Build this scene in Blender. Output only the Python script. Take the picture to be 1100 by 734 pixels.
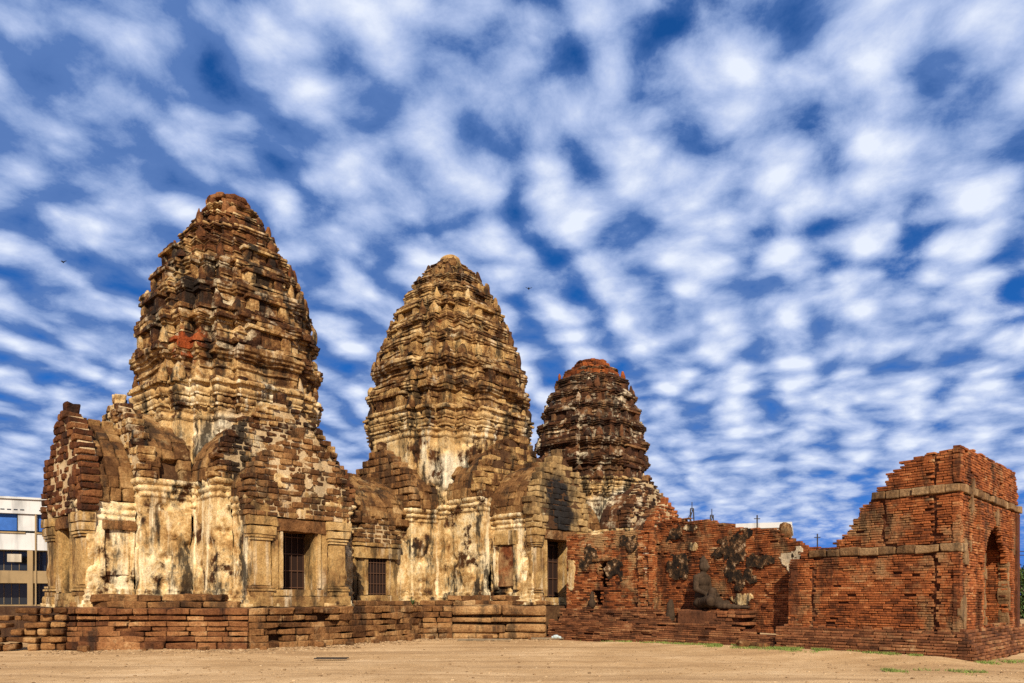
import bpy, math, numpy as np
from mathutils import Vector
for o in list(bpy.data.objects): bpy.data.objects.remove(o)
SC = bpy.context.scene
COL = SC.collection

# ------------------------------------------------------------------ camera
cam = bpy.data.cameras.new('camera')
cam.sensor_width = 36.0
cam.lens = 800.0 / 1100.0 * 36.0
cam.shift_y = (643.0 - 367.0) / 1100.0
cam.clip_end = 6000
cam_o = bpy.data.objects.new('camera', cam)
cam_o.location = (0, 0, 1.58)
cam_o.rotation_euler = (math.pi / 2, 0, 0)
COL.objects.link(cam_o)
SC.camera = cam_o

# ------------------------------------------------------------------ exposure, sun, sky
SC.view_settings.view_transform = 'Standard'
SC.view_settings.look = 'None'
SC.view_settings.exposure = 0.5
SC.view_settings.gamma = 1
SC.view_settings.use_curve_mapping = False
SUN_EL, SUN_AZ = math.radians(35), math.radians(180 - 6)      # azimuth clockwise from +Y
sdir = Vector((math.sin(SUN_AZ) * math.cos(SUN_EL), math.cos(SUN_AZ) * math.cos(SUN_EL), math.sin(SUN_EL)))
sun = bpy.data.lights.new('sun', 'SUN')
sun.energy = 5.0
sun.angle = math.radians(0.5)
sun.color = (1.0, 0.88, 0.70)
sun_o = bpy.data.objects.new('sun', sun)
sun_o.rotation_euler = sdir.to_track_quat('Z', 'Y').to_euler()
sun_o.location = (-20, -40, 60)
COL.objects.link(sun_o)


def nd(nt, typ, ins=None, **props):
    n = nt.nodes.new(typ)
    for k, v in props.items(): setattr(n, k, v)
    for k, v in (ins or {}).items():
        if isinstance(v, bpy.types.NodeSocket): nt.links.new(v, n.inputs[k])
        elif isinstance(v, bpy.types.Node): nt.links.new(v.outputs[0], n.inputs[k])
        else: n.inputs[k].default_value = v
    return n


def math_(nt, op, a, b=None, c=None, clamp=False):
    ins = {0: a}
    if b is not None: ins[1] = b
    if c is not None: ins[2] = c
    return nd(nt, 'ShaderNodeMath', ins, operation=op, use_clamp=clamp).outputs[0]


def vmath(nt, op, a, b=None):
    ins = {0: a}
    if b is not None: ins[1] = b
    return nd(nt, 'ShaderNodeVectorMath', ins, operation=op).outputs[0]


def noise(nt, vec, scale, detail=4.0, rough=0.55, dist=0.0):
    return nd(nt, 'ShaderNodeTexNoise', {'Vector': vec, 'Scale': scale, 'Detail': detail, 'Roughness': rough, 'Distortion': dist}).outputs[0]


def ramp(nt, fac, stops, interp='LINEAR'):
    n = nd(nt, 'ShaderNodeValToRGB', {0: fac})
    n.color_ramp.interpolation = interp
    e = n.color_ramp.elements
    while len(e) < len(stops): e.new(0.5)
    for i, (p, c) in enumerate(stops):
        e[i].position = p
        e[i].color = (c, c, c, 1) if isinstance(c, (int, float)) else (*c, 1)
    return n.outputs[0]


def mix(nt, fac, a, b, blend='MIX'):
    n = nt.nodes.new('ShaderNodeMix')
    n.data_type = 'RGBA'
    n.blend_type = blend
    n.clamp_factor = True
    for i, v in ((0, fac), (6, a), (7, b)):
        if isinstance(v, bpy.types.NodeSocket): nt.links.new(v, n.inputs[i])
        elif i == 0: n.inputs[0].default_value = v
        else: n.inputs[i].default_value = (*v, 1)
    return n.outputs[2]


W = bpy.data.worlds.new('World')
SC.world = W
W.use_nodes = True
nt = W.node_tree
nt.nodes.clear()
sky = nt.nodes.new('ShaderNodeTexSky')
sky.sky_type = 'NISHITA'
sky.sun_disc = False
sky.sun_elevation = SUN_EL
sky.sun_rotation = SUN_AZ
sky.air_density = 1.0
sky.dust_density = 0.3
sky.ozone_density = 4.0
dirv = nt.nodes.new('ShaderNodeTexCoord').outputs['Generated']
sx = nd(nt, 'ShaderNodeSeparateXYZ', {0: dirv})
zc = math_(nt, 'ADD', math_(nt, 'MAXIMUM', sx.outputs[2], 0.0), 0.19)
qx = math_(nt, 'DIVIDE', sx.outputs[0], zc)
qy = math_(nt, 'DIVIDE', sx.outputs[1], zc)
# a layer of altocumulus far above: direction carried up onto a flat layer
cx = math_(nt, 'ADD', math_(nt, 'MULTIPLY', qx, 0.92), math_(nt, 'MULTIPLY', qy, -0.39))
cy = math_(nt, 'ADD', math_(nt, 'MULTIPLY', qx, 0.39), math_(nt, 'MULTIPLY', qy, 0.92))
pl = nd(nt, 'ShaderNodeCombineXYZ', {0: math_(nt, 'MULTIPLY', cx, 1.22), 1: math_(nt, 'MULTIPLY', cy, 1.12), 2: 3.7}).outputs[0]
wn = nd(nt, 'ShaderNodeTexNoise', {'Vector': pl, 'Scale': 3.0, 'Detail': 2.0}).outputs[1]
warp = vmath(nt, 'MULTIPLY', vmath(nt, 'SUBTRACT', wn, (0.5, 0.5, 0.5)), (0.13, 0.13, 0.0))
pw = vmath(nt, 'ADD', pl, warp)
vor = nd(nt, 'ShaderNodeTexVoronoi', {'Vector': pw, 'Scale': 6.4, 'Smoothness': 0.5, 'Randomness': 0.9}, feature='SMOOTH_F1', voronoi_dimensions='2D').outputs[0]
vor2 = nd(nt, 'ShaderNodeTexVoronoi', {'Vector': pw, 'Scale': 12.5, 'Smoothness': 0.6, 'Randomness': 1.0}, feature='SMOOTH_F1', voronoi_dimensions='2D').outputs[0]
fine = noise(nt, pw, 11.0, 9.0, 0.66)
low = noise(nt, pl, 1.6, 4.0, 0.55)
puff = math_(nt, 'MULTIPLY_ADD', vor, -1.05, 0.54)          # 0 at the rim of a puff, up to .6 in its middle
puff = math_(nt, 'ADD', puff, math_(nt, 'MULTIPLY_ADD', vor2, -0.55, 0.19))
far = nd(nt, 'ShaderNodeMapRange', {'Value': sx.outputs[2], 'From Min': 0.02, 'From Max': 0.30, 'To Min': 0.15, 'To Max': 1.0}, interpolation_type='SMOOTHSTEP').outputs[0]
rows = nd(nt, 'ShaderNodeTexWave', {'Vector': pw, 'Scale': 1.55, 'Distortion': 3.0, 'Detail': 2.0, 'Detail Scale': 1.2}, wave_type='BANDS', bands_direction='X').outputs[1]
puff = math_(nt, 'ADD', puff, math_(nt, 'MULTIPLY_ADD', rows, 0.42, -0.21))
puff = math_(nt, 'MULTIPLY_ADD', math_(nt, 'SUBTRACT', puff, 0.22), far, 0.22)
puff = math_(nt, 'ADD', puff, math_(nt, 'MULTIPLY_ADD', fine, 0.95, -0.475))
dens = math_(nt, 'ADD', puff, math_(nt, 'MULTIPLY_ADD', low, 1.2, -0.06))
hor = nd(nt, 'ShaderNodeMapRange', {'Value': sx.outputs[2], 'From Min': 0.02, 'From Max': 0.19, 'To Min': -0.95, 'To Max': 0.0}, interpolation_type='SMOOTHSTEP').outputs[0]
hside = nd(nt, 'ShaderNodeMapRange', {'Value': sx.outputs[0], 'From Min': -0.40, 'From Max': 0.20, 'To Min': -0.25, 'To Max': 1.0}, interpolation_type='SMOOTHSTEP').outputs[0]
dens = math_(nt, 'ADD', dens, math_(nt, 'MULTIPLY', hor, hside))
cov = ramp(nt, math_(nt, 'ADD', dens, 0.12), [(0.0, 0.0), (0.20, 0.35), (0.40, 0.88), (0.65, 1.0)], 'B_SPLINE')
shade = noise(nt, vmath(nt, 'ADD', pw, (0.03, 0.05, 0.0)), 2.2, 3.0, 0.55)
br = math_(nt, 'ADD', math_(nt, 'MULTIPLY', puff, 1.05), math_(nt, 'MULTIPLY_ADD', shade, 0.8, -0.12))
br = math_(nt, 'ADD', br, math_(nt, 'MULTIPLY_ADD', far, 0.16, -0.14))
tilt = math_(nt, 'MULTIPLY_ADD', math_(nt, 'ADD', math_(nt, 'MULTIPLY', sx.outputs[0], 0.5), math_(nt, 'MULTIPLY', sx.outputs[2], -0.45)), 0.45, 0.06)   # the layer is thicker overhead and to the left
br = math_(nt, 'ADD', br, tilt)
ccol = ramp(nt, br, [(0.04, (0.10, 0.20, 0.48)), (0.28, (0.25, 0.36, 0.64)), (0.56, (0.44, 0.54, 0.80)), (1.02, (0.78, 0.84, 0.97))])
hs = nd(nt, 'ShaderNodeHueSaturation', {'Hue': 0.512, 'Saturation': 1.4, 'Value': 0.40, 'Color': sky.outputs[0]}).outputs[0]
hz = nd(nt, 'ShaderNodeMapRange', {'Value': sx.outputs[2], 'From Min': 0.0, 'From Max': 0.45, 'To Min': 0.9, 'To Max': 0.25}).outputs[0]
hs = mix(nt, hz, hs, (0.12, 1.5, 6.2))
bg1 = nd(nt, 'ShaderNodeBackground', {'Color': hs, 'Strength': 0.085})
bg2 = nd(nt, 'ShaderNodeBackground', {'Color': ccol, 'Strength': 0.74})
ms = nd(nt, 'ShaderNodeMixShader', {0: cov, 1: bg1, 2: bg2})
nd(nt, 'ShaderNodeOutputWorld', {0: ms})
SC.cycles.use_denoising = False

# ------------------------------------------------------------------ geometry helpers
O = np.array([-11.13, 29.0]); U = np.array([.679, .734]); V = np.array([.734, -.679])   # temple frame: u along the row of towers, v out of their front
def wpt(u, v, z=0.0):
    p = O + u * U + v * V
    return Vector((p[0], p[1], z))
def ident(P): return P
def temple(P):
    q = np.empty_like(P)
    q[:, :2] = O + P[:, :1] * U + P[:, 1:2] * V
    q[:, 2] = P[:, 2]
    return q

def hash3(i, j, k, s=0):
    h = (i * 374761393 + j * 668265263 + k * 2147483647 + s * 974711) & 0xFFFFFFFF
    h = ((h ^ (h >> 13)) * 1274126177) & 0xFFFFFFFF
    h = ((h ^ (h >> 16)) * 2246822519) & 0xFFFFFFFF
    return ((h ^ (h >> 15)) & 0xFFFF) / 32767.5 - 1.0
def vnoise(P, f=1.0, s=0):
    Q = P * f
    I = np.floor(Q).astype(np.int64); T = Q - I; T = T * T * (3 - 2 * T)
    r = 0
    for a in (0, 1):
        wa = T[:, 0] if a else 1 - T[:, 0]
        for b in (0, 1):
            wb = T[:, 1] if b else 1 - T[:, 1]
            for c in (0, 1):
                wc = T[:, 2] if c else 1 - T[:, 2]
                r = r + wa * wb * wc * hash3(I[:, 0] + a, I[:, 1] + b, I[:, 2] + c, s)
    return r
def fbm(P, f=1.0, n=3, s=0):
    r = 0; a = 1.0; t = 0
    for i in range(n):
        r = r + a * vnoise(P, f * 2 ** i, s + i * 7); t += a; a *= .5
    return r / t

def grid_quads(n, m, closed=False):
    a = np.arange(n * m).reshape(n, m)
    if closed: a = np.hstack([a, a[:, :1]])
    return np.stack([a[:-1, :-1], a[:-1, 1:], a[1:, 1:], a[1:, :-1]], -1).reshape(-1, 4)

def cube_template(levels):
    L = np.array(levels); n = len(L)
    idx = {}; V_ = []; Q = []
    def vid(t):
        if t not in idx: idx[t] = len(V_); V_.append(t)
        return idx[t]
    for ax in range(3):
        for side in (0, n - 1):
            for i in range(n - 1):
                for j in range(n - 1):
                    q = []
                    for di, dj in ((0, 0), (1, 0), (1, 1), (0, 1)):
                        t = [0, 0, 0]; t[ax] = side; t[(ax + 1) % 3] = i + di; t[(ax + 2) % 3] = j + dj
                        q.append(vid(tuple(t)))
                    if side == 0: q = q[::-1]
                    Q.append(q)
    return L[np.array(V_)], np.array(Q)
T4 = cube_template([-2, -1, 0, 1, 2]); T3 = cube_template([-2, -1, 1, 2]); T1 = cube_template([-2, 2])

class Geo:
    def __init__(s, xf=temple):
        s.v = []; s.q = []; s.t = []; s.r = []; s.n = 0; s.xf = xf
    def add(s, P, Q=None, T=None, r=0.5):
        P = np.asarray(P, float)
        s.v.append(P)
        s.r.append(np.full(len(P), r) if np.isscalar(r) else np.asarray(r, float))
        if Q is not None and len(Q): s.q.append(np.asarray(Q) + s.n)
        if T is not None and len(T): s.t.append(np.asarray(T) + s.n)
        s.n += len(P)
    def blocks(s, C, A, H, R, tpl=T4, rad=0.28, rough=0.025, freq=3.0, seed=0):
        """stones: centres C, axes A (n,3,3), half sizes H, per-stone value R; rounded and roughened"""
        C = np.asarray(C, float); A = np.asarray(A, float); H = np.asarray(H, float); R = np.asarray(R, float)
        if not len(C): return
        L, Q = tpl
        r = (H.min(1) * rad)[:, None, None]
        Hh = H[:, None, :]; Lb = L[None]
        p = np.where(np.abs(Lb) == 2, np.sign(Lb) * Hh, np.where(np.abs(Lb) == 1, np.sign(Lb) * (Hh - r), 0.0))
        inner = np.clip(p, -(Hh - r), Hh - r)
        d = p - inner
        ln = np.linalg.norm(d, axis=2, keepdims=True)
        p = inner + np.where(ln > 1e-9, d / np.maximum(ln, 1e-9) * r, 0)
        w = np.einsum('nki,nij->nkj', p, A) + C[:, None, :]
        if rough > 0:
            out = np.einsum('nki,nij->nkj', p / Hh, A)
            k = fbm(w.reshape(-1, 3), freq, 3, seed).reshape(w.shape[:2])
            amp = np.minimum(rough, H.min(1) * 0.45)[:, None]
            w = w + out * (k * amp * 1.6)[..., None]
        n, m = w.shape[:2]
        s.add(w.reshape(-1, 3), (Q[None] + (np.arange(n) * m)[:, None, None]).reshape(-1, 4), None, np.repeat(R, m))
    def box(s, a0, a1, b0, b1, z0, z1, M=None, r=0.5, rad=0.12, rough=0.02, tpl=T4):
        """one dressed member, finely divided and roughened"""
        c = np.array([(a0 + a1) / 2, (b0 + b1) / 2, (z0 + z1) / 2]); h = np.abs(np.array([a1 - a0, b1 - b0, z1 - z0])) / 2
        g = Geo(ident)
        res = 0.14
        ns = [int(min(26, max(2, math.ceil(2 * x / res)))) for x in h]
        idx = {}; vs = []; qs = []
        def vid(t):
            if t not in idx: idx[t] = len(vs); vs.append([t[i] / ns[i] * 2 - 1 for i in range(3)])
            return idx[t]
        for ax in range(3):
            b, cc = (ax + 1) % 3, (ax + 2) % 3
            for side in (0, ns[ax]):
                for i in range(ns[b]):
                    for j in range(ns[cc]):
                        q = []
                        for di, dj in ((0, 0), (1, 0), (1, 1), (0, 1)):
                            t = [0, 0, 0]; t[ax] = side; t[b] = i + di; t[cc] = j + dj
                            q.append(vid(tuple(t)))
                        qs.append(q if side else q[::-1])
        t = np.array(vs); p = t * h
        rr = h.min() * rad
        inner = np.clip(p, -(h - rr), h - rr); d = p - inner
        ln = np.linalg.norm(d, axis=1, keepdims=True)
        p = inner + np.where(ln > 1e-9, d / np.maximum(ln, 1e-9) * np.minimum(rr, ln), 0) + c
        if rough: p = p + t * (fbm(p + 3.3, 2.6, 3, 5) * min(rough, h.min() * .4) * 1.5)[:, None]
        if M is not None: p = M(p)
        s.add(p, qs, None, r)
    def sweep(s, path, prof, closed=False, res=0.1, rough=0.04, freq=1.2, M=None, r=0.5, seed=0, cap=False, chip=0.0, ctr=None):
        """mouldings carried along a plan: path (n,2), prof [(z, offset)]"""
        P = np.asarray(path, float); n = len(P)
        E = (np.roll(P, -1, 0) - P) if closed else np.diff(P, axis=0)
        ln = np.linalg.norm(E, axis=1); Tn = E / ln[:, None]; Nn = np.stack([Tn[:, 1], -Tn[:, 0]], 1)
        mit = np.zeros_like(P)
        for i in range(n):
            if closed: a, b = Nn[i - 1], Nn[i]
            else: a, b = Nn[max(i - 1, 0)], Nn[min(i, n - 2)]
            m = a + b; mit[i] = m / max(0.35, (m @ a))
        base = []; off = []
        segs = n if closed else n - 1
        for i in range(segs):
            k = max(1, int(round(ln[i] / res))); j = (i + 1) % n
            for q in range(k):
                f = q / k
                base.append(P[i] * (1 - f) + P[j] * f); off.append(mit[i] * (1 - f) + mit[j] * f)
        if not closed: base.append(P[-1]); off.append(mit[-1])
        base = np.array(base); off = np.array(off)
        pr = []
        for (z0, o0), (z1, o1) in zip(prof[:-1], prof[1:]):
            k = max(1, int(round(math.hypot(z1 - z0, o1 - o0) / res)))
            for q in range(k): pr.append((z0 + (z1 - z0) * q / k, o0 + (o1 - o0) * q / k))
        pr.append(prof[-1]); pr = np.array(pr)
        G = np.zeros((len(pr), len(base), 3))
        if ctr is not None: G[:, :, :2] = np.array(ctr) + (base - np.array(ctr))[None] * pr[:, 1][:, None, None]
        else: G[:, :, :2] = base[None] + off[None] * pr[:, 1][:, None, None]
        G[:, :, 2] = pr[:, 0][:, None]
        W3 = G.reshape(-1, 3); o3 = np.broadcast_to(off[None], (len(pr), len(base), 2)).reshape(-1, 2)
        kk = fbm(W3, freq, 4, seed) * rough
        if chip: kk = kk - chip * np.clip(fbm(W3, freq * 1.7, 3, seed + 50) - .18, 0, 1) * 3
        W3[:, :2] += o3 * kk[:, None]
        W3[:, 2] += vnoise(W3, 1.1, seed + 3) * rough * .5
        q = grid_quads(len(pr), len(base), closed)
        if M is not None: W3 = M(W3)
        s.add(W3, q, None, r)
        if cap and closed:
            m = len(base); top = W3[-m:]
            s.add(np.vstack([top, top.mean(0)]), None, [(i, (i + 1) % m, m) for i in range(m)], r)

def link(name, g, mat, parent=None, loc=None, smooth=False):
    """link a Geo as one mesh object; vertices are stored relative to its thing's base"""
    P = g.xf(np.vstack(g.v))
    base = np.array(loc if loc is not None else (parent['_b'] if parent is not None else (0, 0, 0)), float)
    P = P - base
    me = bpy.data.meshes.new(name)
    q = np.vstack(g.q) if g.q else np.zeros((0, 4), int)
    t = np.vstack(g.t) if g.t else np.zeros((0, 3), int)
    if g.xf is temple: q = q[:, ::-1]; t = t[:, ::-1]
    me.vertices.add(len(P)); me.vertices.foreach_set('co', P.astype(np.float32).ravel())
    lp = np.concatenate([q.ravel(), t.ravel()]).astype(np.int32)
    me.loops.add(len(lp)); me.loops.foreach_set('vertex_index', lp)
    st = np.concatenate([np.arange(len(q)) * 4, len(q) * 4 + np.arange(len(t)) * 3]).astype(np.int32)
    me.polygons.add(len(st)); me.polygons.foreach_set('loop_start', st)
    me.update(calc_edges=True)
    at = me.attributes.new('rnd', 'FLOAT', 'POINT'); at.data.foreach_set('value', np.concatenate(g.r).astype(np.float32))
    me.polygons.foreach_set('use_smooth', np.full(len(st), bool(smooth)))
    me.materials.append(mat)
    o = bpy.data.objects.new(name, me)
    if parent is not None: o.parent = parent; o['_b'] = tuple(base)
    else: o.location = base; o['_b'] = tuple(base)
    COL.objects.link(o)
    return o
def thing(name, label, cat, loc, group=None):
    o = bpy.data.objects.new(name, None); o.location = loc; o['_b'] = tuple(loc)
    o.empty_display_size = .3
    COL.objects.link(o)
    return tag(o, label, cat, group)
def tag(o, label, cat, group=None):
    o['label'] = label; o['category'] = cat
    if group: o['group'] = group
    return o

# ------------------------------------------------------------------ materials
def new_mat(name):
    m = bpy.data.materials.new(name); m.use_nodes = True
    t = m.node_tree; t.nodes.clear()
    return m, t
def finish(m, t, col, rough=0.92, bump=None, bstr=0.6, bdist=0.03, spec=0.15, metal=0.0):
    b = nd(t, 'ShaderNodeBsdfPrincipled', {'Base Color': col if isinstance(col, bpy.types.NodeSocket) else (*col, 1), 'Roughness': rough, 'Metallic': metal})
    b.inputs['Specular IOR Level'].default_value = spec
    if bump is not None:
        bn = nd(t, 'ShaderNodeBump', {'Strength': bstr, 'Distance': bdist, 'Height': bump})
        t.links.new(bn.outputs[0], b.inputs['Normal'])
    nd(t, 'ShaderNodeOutputMaterial', {0: b})
    return m
def pos(t): return t.nodes.new('ShaderNodeNewGeometry').outputs['Position']

def stone_mat(name, palette, crust=None, crust_at=0.58, crust_w=0.06, crust_scale=1.1, soot=0.0, soot_scale=0.9, soot_col=(.018, .013, .010),
              streak=0.0, streak_col=(.62, .52, .36), rndw=0.6, bstr=0.8, bdist=0.035, tint=None):
    """weathered masonry: a palette picked per stone, remains of a pale crust, soot and run-off streaks"""
    m, t = new_mat(name); p = pos(t)
    rnd = nd(t, 'ShaderNodeAttribute', attribute_name='rnd').outputs['Fac']
    n1 = noise(t, p, 0.9, 5, .6); n2 = noise(t, p, 5.0, 5, .65); n3 = noise(t, p, 22.0, 4, .6)
    f = math_(t, 'ADD', math_(t, 'MULTIPLY', rnd, rndw), math_(t, 'MULTIPLY', math_(t, 'SUBTRACT', n1, .5), 1.1))
    f = math_(t, 'ADD', f, math_(t, 'MULTIPLY', math_(t, 'SUBTRACT', n2, .5), 0.8))
    f = math_(t, 'ADD', f, (1 - rndw) * .5, clamp=True)
    col = ramp(t, f, palette)
    if tint:
        for (c, rad, tc) in tint:
            dd = nd(t, 'ShaderNodeVectorMath', {0: p, 1: c}, operation='DISTANCE').outputs['Value']
            dd = math_(t, 'ADD', dd, math_(t, 'MULTIPLY', math_(t, 'SUBTRACT', n1, .5), rad * 1.2))
            k = nd(t, 'ShaderNodeMapRange', {'Value': dd, 'From Min': rad * .6, 'From Max': rad, 'To Min': 1, 'To Max': 0}).outputs[0]
            col = mix(t, k, col, mix(t, n2, tc, tuple(x * .55 for x in tc)))
    if crust:
        c = noise(t, vmath(t, 'ADD', p, (7.3, 2.1, 4.4)), crust_scale, 6, .62)
        c = math_(t, 'ADD', c, math_(t, 'MULTIPLY', math_(t, 'SUBTRACT', n2, .5), .22))
        k = nd(t, 'ShaderNodeMapRange', {'Value': c, 'From Min': crust_at - crust_w, 'From Max': crust_at + crust_w}).outputs[0]
        col = mix(t, k, col, mix(t, n2, crust, tuple(x * .62 for x in crust)))
    if streak:
        sp = vmath(t, 'MULTIPLY', p, (2.4, 2.4, 0.16))
        c = noise(t, sp, 1.0, 5, .62)
        c2 = noise(t, vmath(t, 'ADD', p, (1.3, 9.1, 3.3)), .8, 2, .5)
        k = nd(t, 'ShaderNodeMapRange', {'Value': math_(t, 'ADD', c, math_(t, 'MULTIPLY', math_(t, 'SUBTRACT', c2, .5), .35)), 'From Min': .56, 'From Max': .66, 'To Max': streak}).outputs[0]
        col = mix(t, k, col, streak_col)
    if soot:
        sp = vmath(t, 'MULTIPLY', vmath(t, 'ADD', p, (31., 17., 5.)), (1.6, 1.6, 0.42))
        c = noise(t, sp, soot_scale, 6, .65)
        c = math_(t, 'ADD', c, math_(t, 'MULTIPLY', math_(t, 'SUBTRACT', n2, .5), .2))
        k = nd(t, 'ShaderNodeMapRange', {'Value': c, 'From Min': .51, 'From Max': .61, 'To Max': soot}).outputs[0]
        col = mix(t, k, col, soot_col)
    dk = nd(t, 'ShaderNodeMapRange', {'Value': n3, 'From Min': .3, 'From Max': .7, 'To Min': .62, 'To Max': 1.25}).outputs[0]
    col = mix(t, 1.0, col, nd(t, 'ShaderNodeCombineXYZ', {0: dk, 1: dk, 2: dk}).outputs[0], 'MULTIPLY')
    h = math_(t, 'ADD', math_(t, 'MULTIPLY', n2, .8), math_(t, 'MULTIPLY', n3, .45))
    vo = nd(t, 'ShaderNodeTexVoronoi', {'Vector': p, 'Scale': 9.0}, feature='F1').outputs[0]
    h = math_(t, 'ADD', h, math_(t, 'MULTIPLY', vo, -.35))
    return finish(m, t, col, .95, h, bstr, bdist, .08)

DK = (.028, .014, .008); BR = (.085, .036, .016); RB = (.17, .055, .020); TN = (.33, .19, .075); CR = (.52, .37, .19); OC = (.42, .25, .095)
M = {}
RED_ = (.30, .065, .018)
M['tower_a'] = stone_mat('weathered tower stone', [(0.0, (.012, .006, .004)), (.28, (.042, .018, .009)), (.44, (.105, .045, .017)), (.57, (.25, .13, .046)), (.74, (.44, .28, .115)), (.9, (.58, .43, .23)), (1, (.70, .58, .37))], tint=[((-11.4, 26.0, 10.5), .75, RED_)], crust=(.66, .53, .33), crust_at=.61, soot=.95, rndw=.45, bstr=1.0, bdist=.06)
M['tower_rust'] = stone_mat('dark rusty tower stone', [(0.0, (.012, .006, .004)), (.32, (.045, .018, .008)), (.52, (.105, .040, .015)), (.68, (.19, .080, .028)), (.84, (.33, .19, .075)), (1, (.54, .41, .22))], tint=[((-11.6, 26.4, 13.3), .7, RED_)], crust=(.30, .07, .02), crust_at=.66, soot=.9, rndw=.5, bstr=1.0, bdist=.06)
M['tower_b'] = stone_mat('tan tower stone', tint=[((-3.05, 35.2, 14.4), .6, RED_), ((-3.2, 35.9, 15.6), .5, RED_)], palette=[(0.0, (.014, .007, .004)), (.24, (.055, .024, .010)), (.40, (.13, .060, .022)), (.56, (.30, .17, .062)), (.78, (.46, .29, .11)), (1, (.58, .43, .22))], crust=(.58, .44, .24), crust_at=.64, soot=.85, rndw=.45, bstr=1.0, bdist=.06)
M['tower_c'] = stone_mat('dark tower stone', [(0.0, (.018, .010, .007)), (.35, (.045, .020, .011)), (.62, (.11, .045, .02)), (.85, (.20, .10, .042)), (1, TN)], crust=(.66, .54, .36), crust_at=.60, soot=.6)
M['red_top'] = stone_mat('rusty red laterite', [(0.0, (.03, .011, .006)), (.35, (.12, .034, .012)), (.65, (.26, .07, .018)), (1, (.36, .13, .035))], soot=.75)
M['plaster'] = stone_mat('ochre weathered plaster', [(0.0, (.05, .024, .010)), (.22, (.16, .075, .026)), (.38, (.36, .215, .082)), (.52, (.54, .37, .17)), (.66, (.68, .53, .30)), (1, (.80, .69, .48))],
                         crust=(.075, .032, .013), crust_at=.575, crust_scale=.9, crust_w=.035, streak=.9, streak_col=(.74, .62, .40), soot=.92, rndw=.1, bstr=.7, bdist=.04)
PALE = (.80, .70, .50)
M['upper_plaster'] = stone_mat('pale carved plaster, stained', tint=[((-2.75, 33.7, 7.3), 1.25, PALE), ((-10.1, 25.9, 7.1), 1.1, PALE), ((5.6, 43.2, 5.9), 1.9, PALE), ((6.6, 43.2, 7.2), 1.2, PALE)], palette=[(0.0, (.06, .028, .012)), (.25, (.20, .10, .04)), (.42, (.38, .23, .09)), (.6, (.50, .34, .155)), (.8, (.62, .47, .26)), (1, (.74, .63, .42))],
                         crust=(.10, .042, .017), crust_at=.58, crust_scale=1.2, crust_w=.04, streak=.7, streak_col=(.76, .67, .47), soot=.9, rndw=.1, bstr=.7, bdist=.04)
M['stucco_a'] = stone_mat('eroded tower stucco', [(0.0, (.014, .007, .004)), (.3, (.055, .024, .010)), (.46, (.22, .115, .042)), (.6, (.43, .28, .12)), (.8, (.60, .45, .24)), (1, (.74, .62, .41))], crust=(.07, .030, .012), crust_at=.57, crust_scale=1.3, soot=.9, streak=.5, rndw=.1)
M['stucco_c'] = stone_mat('dark eroded stucco', [(0.0, DK), (.4, (.06, .028, .014)), (.6, (.20, .11, .05)), (.75, (.5, .38, .22)), (1, (.74, .64, .46))], crust=(.06, .026, .012), crust_at=.52, crust_scale=1.3, soot=.9, streak=.5, rndw=.1)
M['white_plaster'] = stone_mat('pale remains of plaster', [(0.0, (.14, .07, .03)), (.22, (.36, .24, .12)), (.45, (.58, .46, .29)), (1, (.72, .63, .46))], crust=(.12, .05, .022), crust_at=.64, crust_scale=1.6, streak=.8, soot=.45, rndw=.3, bstr=.5)
M['laterite'] = stone_mat('brown laterite', [(0.0, (.028, .012, .006)), (.28, (.095, .042, .016)), (.52, (.19, .088, .032)), (.75, (.29, .155, .06)), (1, (.42, .27, .13))], soot=.7, rndw=.5, bstr=1.0, bdist=.05, crust=(.38, .24, .115), crust_at=.64)
M['laterite_red'] = stone_mat('red laterite courses', [(0.0, (.035, .014, .007)), (.3, (.11, .042, .017)), (.6, (.20, .085, .032)), (.85, (.29, .14, .056)), (1, (.40, .24, .11))], soot=.7, crust=(.36, .22, .10), crust_at=.66, bstr=1.0, bdist=.05)
M['dark_laterite'] = stone_mat('dark red brown laterite', [(0.0, (.02, .008, .005)), (.3, (.065, .023, .010)), (.6, (.125, .046, .018)), (.85, (.20, .085, .032)), (1, (.30, .16, .07))], soot=.6, rndw=.6, bstr=1.0, bdist=.05)
M['laterite_tan'] = stone_mat('tan brown terrace stone', [(0.0, (.05, .022, .010)), (.25, (.14, .065, .026)), (.5, (.26, .14, .056)), (.75, (.38, .23, .10)), (1, (.5, .34, .17))], soot=.75, soot_scale=1.2, rndw=.3, bstr=1.0, bdist=.05)
M['roof'] = stone_mat('brown roof stone', [(0.0, (.025, .011, .006)), (.28, (.08, .036, .014)), (.52, (.165, .080, .029)), (.75, (.26, .145, .055)), (1, (.40, .26, .12))], soot=.8, rndw=.4, crust=(.42, .28, .13), crust_at=.65, bstr=1.0, bdist=.05)
M['sandstone'] = stone_mat('tan sandstone', [(0.0, (.06, .028, .012)), (.3, (.20, .105, .038)), (.55, (.37, .225, .082)), (.8, (.48, .32, .14)), (1, (.60, .46, .25))], soot=.75, rndw=.35, bstr=.7, streak=.5, crust=(.12, .055, .022), crust_at=.64)
M['blotched'] = stone_mat('sooty sandstone', [(0.0, (.04, .022, .011)), (.3, (.17, .10, .042)), (.55, (.33, .21, .085)), (1, (.50, .36, .18))], soot=.7, rndw=.22, bstr=.6,
                       tint=[(tuple(wpt(11.2, 7.5, 6.0)), 1.25, (.030, .026, .024)), (tuple(wpt(11.5, 7.5, 5.0)), 1.15, (.028, .025, .023))])  # overlapping dark patches tinted into the middle of the front pediment
M['mortar'] = stone_mat('pale mortar', [(0.0, (.20, .11, .05)), (.4, (.42, .29, .15)), (1, (.62, .50, .32))], soot=.3, rndw=.3, bstr=.6)
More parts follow.
